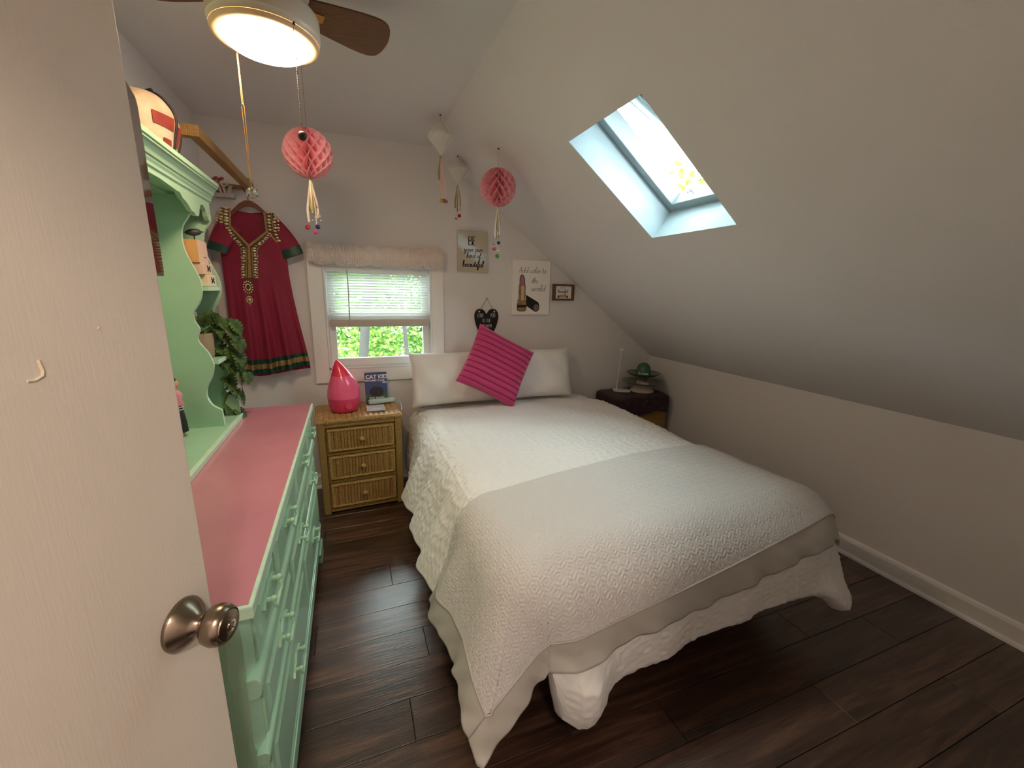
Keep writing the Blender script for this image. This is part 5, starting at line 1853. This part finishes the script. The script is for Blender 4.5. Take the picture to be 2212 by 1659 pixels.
def pleats(X, Y, hh):
    q = ((Y / 0.0425) % 1) - 0.5
    return (-0.017 * np.exp(-(q / 0.10) ** 2) + 0.004 * np.sqrt(np.clip(1 - (2 * np.abs(q) - 1) ** 2, 0, 1))) * np.clip(hh * 2, 0, 1)


pillow((0.985, 2.848, 0.930), 0.475, 0.475, 0.15, 0.36, math.radians(-30), math.radians(4), 'cushion', 'raspberry pink pleated square cushion tilted on one corner', 'cushion', M['pinkcush'], n=190, fn=pleats, pinch=0.06)

# ================================================================== wicker bedside table and what stands on it
NW, ND, NH = 0.52, 0.385, 0.655
ra = math.radians(3.0)
nsl_ = np.array([-0.236, 2.752, 0])
nr_, nb_ = np.array([math.cos(ra), math.sin(ra), 0]), np.array([-math.sin(ra), math.cos(ra), 0])
nt_ = thing('bedside_table', tuple(nsl_ + nr_ * NW / 2 + nb_ * ND / 2), 'honey coloured wicker bedside table with three drawers', 'table', rz=ra)


def nb(b, x0, x1, y0, y1, z0, z1):
    """box in the table's own frame: x along the front, y to the back"""
    return b.obox(nsl_ + nr_ * (x0 + x1) / 2 + nb_ * (y0 + y1) / 2 + Z3 * (z0 + z1) / 2, (x1 - x0, y1 - y0, z1 - z0), (nr_, nb_, Z3))


b = MB()
nb(b, 0, NW, 0.02, ND, 0.02, NH - 0.03)
b.build('body', M['wickerfr'], nt_)
for x0, x1 in ((0, 0.045), (NW - 0.045, NW)):
    nb(MB(), x0, x1, -0.004, 0.05, 0, NH - 0.03).build('post', M['wickerfr'], nt_, bevel=0.008)
for x0, x1 in ((0, 0.045), (NW - 0.045, NW)):
    nb(MB(), x0, x1, ND - 0.05, ND, 0, NH - 0.03).build('post', M['wickerfr'], nt_, bevel=0.008)
zr = [0.02, 0.205, 0.395, 0.585]
for z0, z1 in ((0.015, 0.042), (0.218, 0.240), (0.410, 0.432), (0.598, NH - 0.03)):
    nb(MB(), 0.045, NW - 0.045, -0.002, 0.04, z0, z1).build('front_rail', M['wickerfr'], nt_, bevel=0.005)
# ribbed top
b = MB()
nb(b, -0.003, NW + 0.003, -0.007, ND + 0.003, NH - 0.03, NH - 0.006)
nrib = 15
for k in range(nrib):
    xc = 0.004 + (NW - 0.008) * (k + 0.5) / nrib
    rx = (NW - 0.008) / nrib / 2
    pts = [(rx * math.cos(t), 0.007 * math.sin(t)) for t in np.linspace(0, math.pi, 9)]
    b.prism(pts, nsl_ + nr_ * xc + nb_ * (-0.004) + Z3 * (NH - 0.007), nr_, Z3, nb_, 0, ND)
b.build('ribbed_top', mat('pale_honey_wicker', (190, 150, 96), 0.5, var=0.22, vscale=30, bump=0.5, bscale=120), nt_, 50)
b = MB()
edge_pts = [nsl_ + nr_ * x_ + nb_ * y_ + Z3 * (NH - 0.016) for x_, y_ in ((-0.003, -0.007), (NW + 0.003, -0.007), (NW + 0.003, ND + 0.003), (-0.003, ND + 0.003))]


def braid(b, p, q, r=0.0065, pitch=0.024, n=None):
    p, q = np.array(p), np.array(q)
    L = np.linalg.norm(q - p)
    d = (q - p) / L
    a = np.cross(d, Z3) if abs(d[2]) < 0.9 else np.cross(d, Y3)
    a /= np.linalg.norm(a)
    c = np.cross(d, a)
    n = max(10, int(L / pitch * 6))
    for ph_ in (0, math.pi):
        pts = [p + d * L * i / n + (a * math.cos(2 * math.pi * (L * i / n) / pitch + ph_) + c * math.sin(2 * math.pi * (L * i / n) / pitch + ph_)) * r * 0.6 for i in range(n + 1)]
        b.tube(pts, r * 0.62, 6)


for i in range(4):
    braid(b, edge_pts[i], edge_pts[(i + 1) % 4], 0.0075, 0.03)
b.build('braided_edge', M['wickerlt'], nt_, 60)
for z0, z1 in ((0.046, 0.214), (0.244, 0.406), (0.436, 0.590)):
    x0, x1 = 0.052, NW - 0.052
    b = MB()
    nb(b, x0, x1, -0.006, 0.018, z0, z1)
    dw = b.build('drawer', M['wicker'], nt_)
    b = MB()
    nr2 = 19
    for k in range(nr2):
        xc = x0 + 0.02 + (x1 - x0 - 0.04) * (k + 0.5) / nr2
        rx = (x1 - x0 - 0.04) / nr2 / 2
        pts = [(rx * 1.0 * math.cos(t), -0.0065 * math.sin(t)) for t in np.linspace(0, math.pi, 7)]
        o = nsl_ + nr_ * xc + nb_ * (-0.006) + Z3 * (z0 + 0.014)
        b.prism(pts[::-1], o, nr_, nb_, Z3, 0, z1 - z0 - 0.028)
    tag(b.build('woven_ribs', M['wicker'], dw, 50), kind='stuff')
    b = MB()
    for xx in np.linspace(x0 + 0.02, x1 - 0.02, 11):
        o = nsl_ + nr_ * xx + nb_ * (-0.0095)
        b.tube([o + Z3 * (z0 + 0.016), o + Z3 * (z1 - 0.016)], 0.0034, 6)
    tag(b.build('pale_reeds', M['wickerlt'], dw, 60), kind='stuff')
    b = MB()
    cs = [nsl_ + nr_ * x_ + nb_ * (-0.009) + Z3 * z_ for x_, z_ in ((x0 + 0.01, z0 + 0.01), (x1 - 0.01, z0 + 0.01), (x1 - 0.01, z1 - 0.01), (x0 + 0.01, z1 - 0.01))]
    for i in range(4):
        braid(b, cs[i], cs[(i + 1) % 4], 0.0075, 0.022)
    b.build('braided_rim', M['wickerlt'], dw, 60)
    kc_ = nsl_ + nr_ * (NW / 2) + nb_ * (-0.012) + Z3 * ((z0 + z1) / 2)
    MB().lathe([(0.006, 0), (0.007, 0.008), (0.015, 0.012), (0.0175, 0.018), (0.015, 0.025), (0.006, 0.029), (0.001, 0.03)], 16, kc_, (nr_, Z3, -nb_)).build('knob', M['wickerlt'], dw, 50)

NTOP = NH + 0.0005
# humidifier
hc0 = np.array([-0.070, 2.945, NTOP])
hm = thing('humidifier', tuple(hc0), 'hot pink drop-shaped humidifier on the wicker bedside table', 'humidifier')
MB().lathe([(0.066, 0), (0.082, 0.006), (0.094, 0.03), (0.101, 0.06), (0.1035, 0.095)], 44, hc0).build('base', M['pinkbase'], hm, 50)


def shear(prof, n, c):
    m_ = MB().lathe(prof, n, (0, 0, 0))
    v = m_.v[0].copy()
    z = v[:, 2]
    v[:, 0] += -0.028 * np.clip((z - 0.20) / 0.14, 0, None) ** 1.3
    return MB().add(v + c, m_.f)


shear([(0.1035, 0.096), (0.1045, 0.115), (0.101, 0.145), (0.091, 0.185), (0.077, 0.220), (0.0625, 0.247)], 44, hc0).build('water_tank', M['pinkplastic'], hm, 50)
shear([(0.0628, 0.2475), (0.052, 0.270), (0.038, 0.298), (0.022, 0.325), (0.010, 0.342), (0.002, 0.348)], 36, hc0).build('mist_spout', M['pinkspout'], hm, 50)
dd_ = np.array([0.30, -0.954, 0.0])
dxx = np.cross(Z3, dd_)
MB().lathe([(0.026, -0.004), (0.026, 0.003), (0.023, 0.006), (0.021, 0.004), (0.01, 0.004)], 24, hc0 + dd_ * 0.098 + Z3 * 0.055, (dxx, Z3, dd_)).build('dial', M['pinkbase'], hm, 40)
# book leaning on the wall
bk0 = np.array([0.148, 3.085, NTOP])
bkk = thing('comic_book', tuple(bk0), 'blue comic book standing upright behind the power strip', 'book')
bl_ = math.radians(9)
bu = Z3 * math.cos(bl_) + Y3 * math.sin(bl_)
bn = -Y3 * math.cos(bl_) + Z3 * math.sin(bl_)
BWd, BHt = 0.150, 0.222


def bbox(b, x0, x1, z0, z1, n0, n1):
    return b.obox(bk0 + X3 * (x0 + x1) / 2 + bu * (z0 + z1) / 2 + bn * (n0 + n1) / 2, (x1 - x0, n1 - n0, z1 - z0), (X3, bn, bu))


bbox(MB(), -BWd / 2, BWd / 2, 0, BHt, 0.016, 0.018).build('front_cover', M['bookblue'], bkk)
bbox(MB(), -BWd / 2, BWd / 2, 0, BHt, -0.002, 0.0).build('back_cover', M['bookblue'], bkk)
bbox(MB(), -BWd / 2 + 0.002, BWd / 2 - 0.004, 0.003, BHt - 0.003, 0.0005, 0.0155).build('pages', M['paper'], bkk)
bbox(MB(), -BWd / 2 - 0.0015, -BWd / 2 + 0.0015, 0, BHt, -0.002, 0.018).build('spine', M['bookdark'], bkk)
ob = bk0 + bn * 0.018
flat([(-0.075, 0), (0.075, 0), (0.075, 0.075), (0.04, 0.06), (0, 0.05), (-0.04, 0.058), (-0.075, 0.07)], M['bookgreen'], bkk, ob, X3, bu, bn, 0.0002)
flat([(-0.07, 0.0), (0.07, 0.0), (0.065, 0.035), (0, 0.042), (-0.065, 0.035)], M['bookdark'], bkk, ob, X3, bu, bn, 0.0007)
for cx_, cz_, s in ((-0.065, 0.165, 1), (0.058, 0.148, 1.1), (0.045, 0.20, .7)):
    flat([(cx_ + s * 0.016 * math.cos(t), cz_ + s * 0.007 * math.sin(t)) for t in np.linspace(0, 6.283, 13)[:-1]], M['bookcloud'], bkk, ob, X3, bu, bn, 0.0002)
flat([(0.048 * math.cos(t), 0.082 + 0.038 * math.sin(t)) for t in np.linspace(0, 6.283, 25)[:-1]], M['bookdark'], bkk, ob, X3, bu, bn, 0.0012, 'dark_oval')


def print_text(t, size, o, ux, uz, un, lift, m_, parent, xc, z, name='title', bold=0.0):
    cu = bpy.data.curves.new('txt', 'FONT')
    cu.body = t
    cu.size = size
    cu.align_x = 'CENTER'
    cu.offset = bold
    ob_ = bpy.data.objects.new('txt', cu)
    COL.objects.link(ob_)
    dg = bpy.context.evaluated_depsgraph_get()
    me = ob_.evaluated_get(dg).to_mesh()
    v = np.array([tuple(q.co) for q in me.vertices])
    f = [tuple(p.vertices) for p in me.polygons]
    bpy.data.objects.remove(ob_)
    bpy.data.curves.remove(cu)
    P = np.asarray(o) + np.outer(v[:, 0] + xc, ux) + np.outer(v[:, 1] + z, uz) + np.asarray(un) * lift
    return MB().add(P, f).build(name, m_, parent)


print_text('CAT KID', 0.038, ob, X3, bu, bn, 0.0016, M['whiteprint'], bkk, 0.004, 0.178, bold=0.0012)
print_text('COMIC CLUB', 0.018, ob, X3, bu, bn, 0.0016, M['whiteprint'], bkk, 0.004, 0.158, bold=0.0005)
print_text('DAV PILKEY', 0.020, ob, X3, bu, bn, 0.0018, M['whiteprint'], bkk, 0.0, 0.030, name='author_line', bold=0.0005)
# power strip
ps = thing('power_strip', (0.175, 3.0, NTOP + 0.006), 'pale aqua power strip lying on the wicker table in front of the book', 'power strip')
pa, pb = on(795, 868, 2, 0.678), on(850, 861, 2, 0.678)
pdv = (pb - pa) / np.linalg.norm(pb - pa)
pnv = np.cross(Z3, pdv)
pcen = (pa + pb) / 2 - pnv * 0.012
pcen[2] = NTOP + 0.0215
MB().obox(pcen, (np.linalg.norm(pb - pa), 0.045, 0.030), (pdv, pnv, Z3)).build('strip_body', M['mintplastic'], ps, bevel=0.008, seg=3)
for k in range(3):
    o_ = pcen + pdv * (-0.06 + 0.05 * k) + Z3 * 0.0152
    MB().obox(o_, (0.024, 0.012, 0.0008), (pdv, pnv, Z3)).build('socket', M['whiteplastic'], ps)
cd = [pcen + pdv * 0.095] + [on(a_, c_, 2, NTOP + 0.011) for a_, c_ in ((858, 861), (864, 867), (867, 876), (868, 886))]
MB().tube(catmull(cd, 5), 0.0038, 8).build('cord', M['whiteplastic'], ps, 60)
# small wrapped pad
pq = [on(790, 877, 2, NTOP + 0.012), on(828, 874, 2, NTOP + 0.012), on(832, 886, 2, NTOP + 0.012), on(795, 890, 2, NTOP + 0.012)]
c_ = sum(pq) / 4
d1 = (pq[1] - pq[0])
d1[2] = 0
Lp = np.linalg.norm(d1)
d1 /= Lp
d2 = np.cross(Z3, d1)
b = MB()
for k in range(10):
    xx = -Lp / 2 + Lp * (k + 0.5) / 10
    pts = [(Lp / 20 * math.cos(t), 0.004 * math.sin(t)) for t in np.linspace(0, math.pi, 7)]
    b.prism(pts, np.array([c_[0], c_[1], NTOP + 0.018]) + d1 * xx, d1, Z3, d2, -0.05, 0.05)
b.obox(np.array([c_[0], c_[1], NTOP + 0.012]), (Lp, 0.1, 0.012), (d1, d2, Z3))
tag(b.build('wrapped_pad', M['notepad'], None, 50), 'small white ridged packet in front of the power strip', 'packet')

# ================================================================== dark bedside table on the far side
rt = thing('bedside_table', (2.33, 2.98, 0), 'dark sequin-covered bedside table in the corner below the slope', 'table')
tx0, tx1, ty0, ty1, tz = 2.04, 2.60, 2.80, 3.16, 0.60
MB().box(tx0 + 0.02, tx1 - 0.02, ty0 + 0.02, ty1 - 0.01, 0.0, tz - 0.02).build('body', M['wickerfr'], rt, bevel=0.006)
for z0, z1 in ((0.05, 0.20), (0.23, 0.38)):
    d_ = MB().box(tx0 + 0.05, tx1 - 0.05, ty0 + 0.005, ty0 + 0.025, z0, z1).build('drawer', M['wicker'], rt, bevel=0.004)
    MB().lathe([(0.006, 0), (0.014, 0.01), (0.014, 0.018), (0.004, 0.024)], 14, ((tx0 + tx1) / 2, ty0 + 0.005, (z0 + z1) / 2), (X3, Z3, -Y3)).build('knob', M['wickerlt'], d_, 50)
# sequin cloth: top and short skirt with a wavy edge
n = 140
ring = []
corners = rrect((tx1 - tx0) / 2, (ty1 - ty0) / 2, 0.05, 8)
ring = dense([(p[0] + (tx0 + tx1) / 2, p[1] + (ty0 + ty1) / 2) for p in corners + corners[:1]], n + 1)[:-1]
rows = []
for j, (k_, z_, o_) in enumerate(((0.0, tz + 0.006, 0), (0.6, tz + 0.007, 0), (0.93, tz + 0.006, 0), (1.0, tz - 0.004, 0), (1.02, tz - 0.03, .2), (1.03, tz - 0.08, .7), (1.035, tz - 0.125, 1.0))):
    cc = np.array([(tx0 + tx1) / 2, (ty0 + ty1) / 2])
    row_ = []
    for i, p in enumerate(ring):
        wv_ = 0.006 * math.sin(i * 0.9) * o_
        q = cc + (p - cc) * (k_ + wv_)
        row_.append((q[0], q[1], z_ - (0.03 * abs(math.sin(i * 0.09)) if j == 6 else 0)))
    rows.append(row_)
P = np.array(rows).transpose(1, 0, 2)
MB().grid(P, wrap=True).build('sequin_cloth', M['sequin'], rt, 60)
b = MB()
srnd = random.Random(9)
for k in range(240):
    i = srnd.randrange(n)
    p = P[i, 5] + (P[i, 6] - P[i, 5]) * srnd.uniform(-0.9, 1) if srnd.random() < .6 else P[i, 3] + (P[i, 2] - P[i, 3]) * srnd.uniform(0.05, 3)
    b.sphere(p, 0.0028, 6, 4)
tag(b.build('glitter', M['silver'], rt), kind='stuff')
RT = tz + 0.0085
# slim lamp
lb = np.array([2.245, 3.04, RT])
lp = thing('desk_lamp', tuple(lb), 'slim white desk lamp on the dark sequin table', 'lamp')
la = np.array([math.cos(-0.55), math.sin(-0.55), 0])
lb2 = np.cross(Z3, la)
MB().prism(rrect(0.075, 0.052, 0.03), lb, la, lb2, Z3, 0, 0.012).build('base', M['whiteplastic'], lp, bevel=0.004)
top_l = on(1343, 756, 1, 3.075)
st_ = lb - la * 0.045
MB().tube(catmull([st_ + Z3 * 0.01, st_ + (top_l - st_) * 0.1 + Z3 * 0.01, st_ + (top_l - st_) * 0.5, top_l], 4), [0.011] + [0.007] * 4 + [0.0045] * 8, 10).build('stem', M['whiteplastic'], lp, 60)
hd = top_l + np.array([-0.03, -0.045, 0.018])
MB().obox(hd, (0.045, 0.16, 0.016), (np.array([0.81, -0.586, 0]), np.array([0.586, 0.81, 0]), Z3)).build('lamp_head', M['whiteplastic'], lp, bevel=0.005, seg=3)
# tiered stand
tcn = np.array([2.435, 3.00, RT])
ts = thing('tiered_stand', tuple(tcn), 'tiered stand of a green dish and a grey dish with white lettering', 'stand')
MB().lathe([(0.105, 0), (0.105, 0.006), (0.085, 0.03), (0.068, 0.055), (0.066, 0.06)], 36, tcn).build('stoneware_foot', M['stoneware'], ts, 40)
pl1 = MB().lathe([(0.066, 0.060), (0.11, 0.066), (0.175, 0.085), (0.182, 0.092), (0.176, 0.094), (0.11, 0.078), (0.03, 0.075)], 44, tcn).build('grey_dish', M['olive'], ts, 40)
MB().lathe([(0.05, 0.075), (0.04, 0.10), (0.05, 0.125), (0.075, 0.14)], 30, tcn).build('stem', M['olive'], ts, 40)
pl2 = MB().lathe([(0.075, 0.140), (0.12, 0.150), (0.145, 0.165), (0.148, 0.170), (0.142, 0.172), (0.10, 0.160), (0.03, 0.158)], 44, tcn).build('green_dish', M['teal'], ts, 40)
MB().lathe([(0.062, 0.158), (0.063, 0.19), (0.056, 0.222), (0.042, 0.243), (0.022, 0.254), (0.002, 0.257)], 36, tcn).build('green_dome', M['teal'], ts, 60)
toc = np.array([-tcn[0], -tcn[1], 0.0])
toc /= np.linalg.norm(toc)
trx = np.cross(Z3, toc)
tup = Z3 * math.cos(0.8) - toc * math.sin(0.8)
tnn = np.cross(trx, tup)
print_text('Sweet', 0.036, tcn + toc * 0.128 + Z3 * 0.1715, trx, tup, tnn, 0.001, M['whiteprint'], pl2, 0, 0, 'lettering')
print_text('Treats', 0.040, tcn + toc * 0.160 + Z3 * 0.0925, trx, tup, tnn, 0.001, M['whiteprint'], pl1, 0, 0, 'lettering')

# ================================================================== outside: ground and trees
gz = -3.0
tag(MB().box(-25, 30, D + 0.6, 40, gz - 0.3, gz).build('ground_lawn', M['ground']), kind='structure')
trnd = np.random.default_rng(21)


def tree(name, label, base, h, crown_c, crown_r, nleaf, lm, trunk_r=0.09, lean=(0, 0), size=0.13):
    t = thing(name, tuple(base), label, 'tree', 'trees outside the window')
    base = np.array(base, float)
    topp = base + np.array([lean[0], lean[1], h])
    pts = catmull([base, base + (topp - base) * 0.35 + (0.06, 0, 0), base + (topp - base) * 0.7 - (0.05, 0, 0), topp], 5)
    MB().tube(pts, list(np.linspace(trunk_r, trunk_r * 0.45, len(pts))), 10).build('trunk', M['bark'], t, 60)
    cc = np.array(crown_c, float)
    for k in range(5):
        a_ = trnd.uniform(0, 6.28)
        q = cc + np.array([math.cos(a_), math.sin(a_), trnd.uniform(-.5, .6)]) * np.array(crown_r) * 0.7
        s0 = base + (topp - base) * trnd.uniform(0.5, 0.9)
        MB().tube(catmull([s0, (s0 + q) / 2 + (0, 0, 0.15), q], 4), list(np.linspace(trunk_r * 0.4, 0.01, 9)), 6).build('branch', M['bark'], t, 60)
    # leaf clusters
    ncl = max(20, nleaf // 60)
    d = trnd.normal(size=(ncl, 3))
    d /= np.linalg.norm(d, axis=1)[:, None]
    cl = cc + d * (trnd.uniform(0.35, 1, (ncl, 1)) ** 0.6) * np.array(crown_r)
    idx = trnd.integers(0, ncl, nleaf)
    p = cl[idx] + trnd.normal(size=(nleaf, 3)) * 0.24
    a = trnd.normal(size=(nleaf, 3))
    a[:, 2] *= 0.5
    a /= np.linalg.norm(a, axis=1)[:, None]
    bvec = np.cross(a, trnd.normal(size=(nleaf, 3)))
    bvec /= np.linalg.norm(bvec, axis=1)[:, None]
    sz = trnd.uniform(0.6, 1.2, (nleaf, 1)) * size
    V = np.stack([p - a * sz * .5, p + bvec * sz * .28, p + a * sz * .5, p - bvec * sz * .28], 1).reshape(-1, 3)
    F = np.arange(nleaf * 4).reshape(-1, 4).tolist()
    m_ = MB()
    m_.add(V, F)
    tag(m_.build('foliage', lm, t), kind='stuff')


tree('leafy_tree', 'leaning leafy tree on the left of the window view', (-0.45, 6.6, gz), 7.0, (-0.6, 8.4, 1.2), (1.9, 1.2, 2.6), 13000, M['leafA'], 0.10, (1.2, 0.3), 0.10)
tree('leafy_tree', 'slim pale trunked tree in the middle of the window view', (0.78, 6.4, gz), 7.5, (1.1, 8.4, 1.0), (1.4, 1.0, 2.6), 10000, M['leafA'], 0.045, (-0.05, 0.2), 0.10)
tree('leafy_tree', 'darker green tree on the right of the window view', (2.4, 9.6, gz), 7.0, (2.5, 9.4, 1.0), (1.7, 1.2, 2.6), 12000, M['leafB'], 0.11, (0.2, 0), 0.11)
tree('leafy_tree', 'broad mid green tree far behind the window trees', (0.6, 13.0, gz), 9.0, (0.6, 13.0, 2.0), (4.2, 1.6, 4.0), 14000, M['leafB'], 0.16, (0.2, 0), 0.2)
tree('leafy_tree', 'yellow green tree seen low through the skylight gap', (7.5, 5.8, gz), 7.5, (7.0, 5.8, 2.6), (2.2, 2.0, 1.8), 6000, M['leafC'], 0.13, (-.6, 0), 0.17)
tree('leafy_tree', 'tall green tree against the sky seen through the skylight pane', (11, 8.2, gz), 11.5, (10.5, 8.0, 7.0), (2.8, 2.4, 2.6), 6000, M['leafB'], 0.16, (-.3, 0), 0.2)
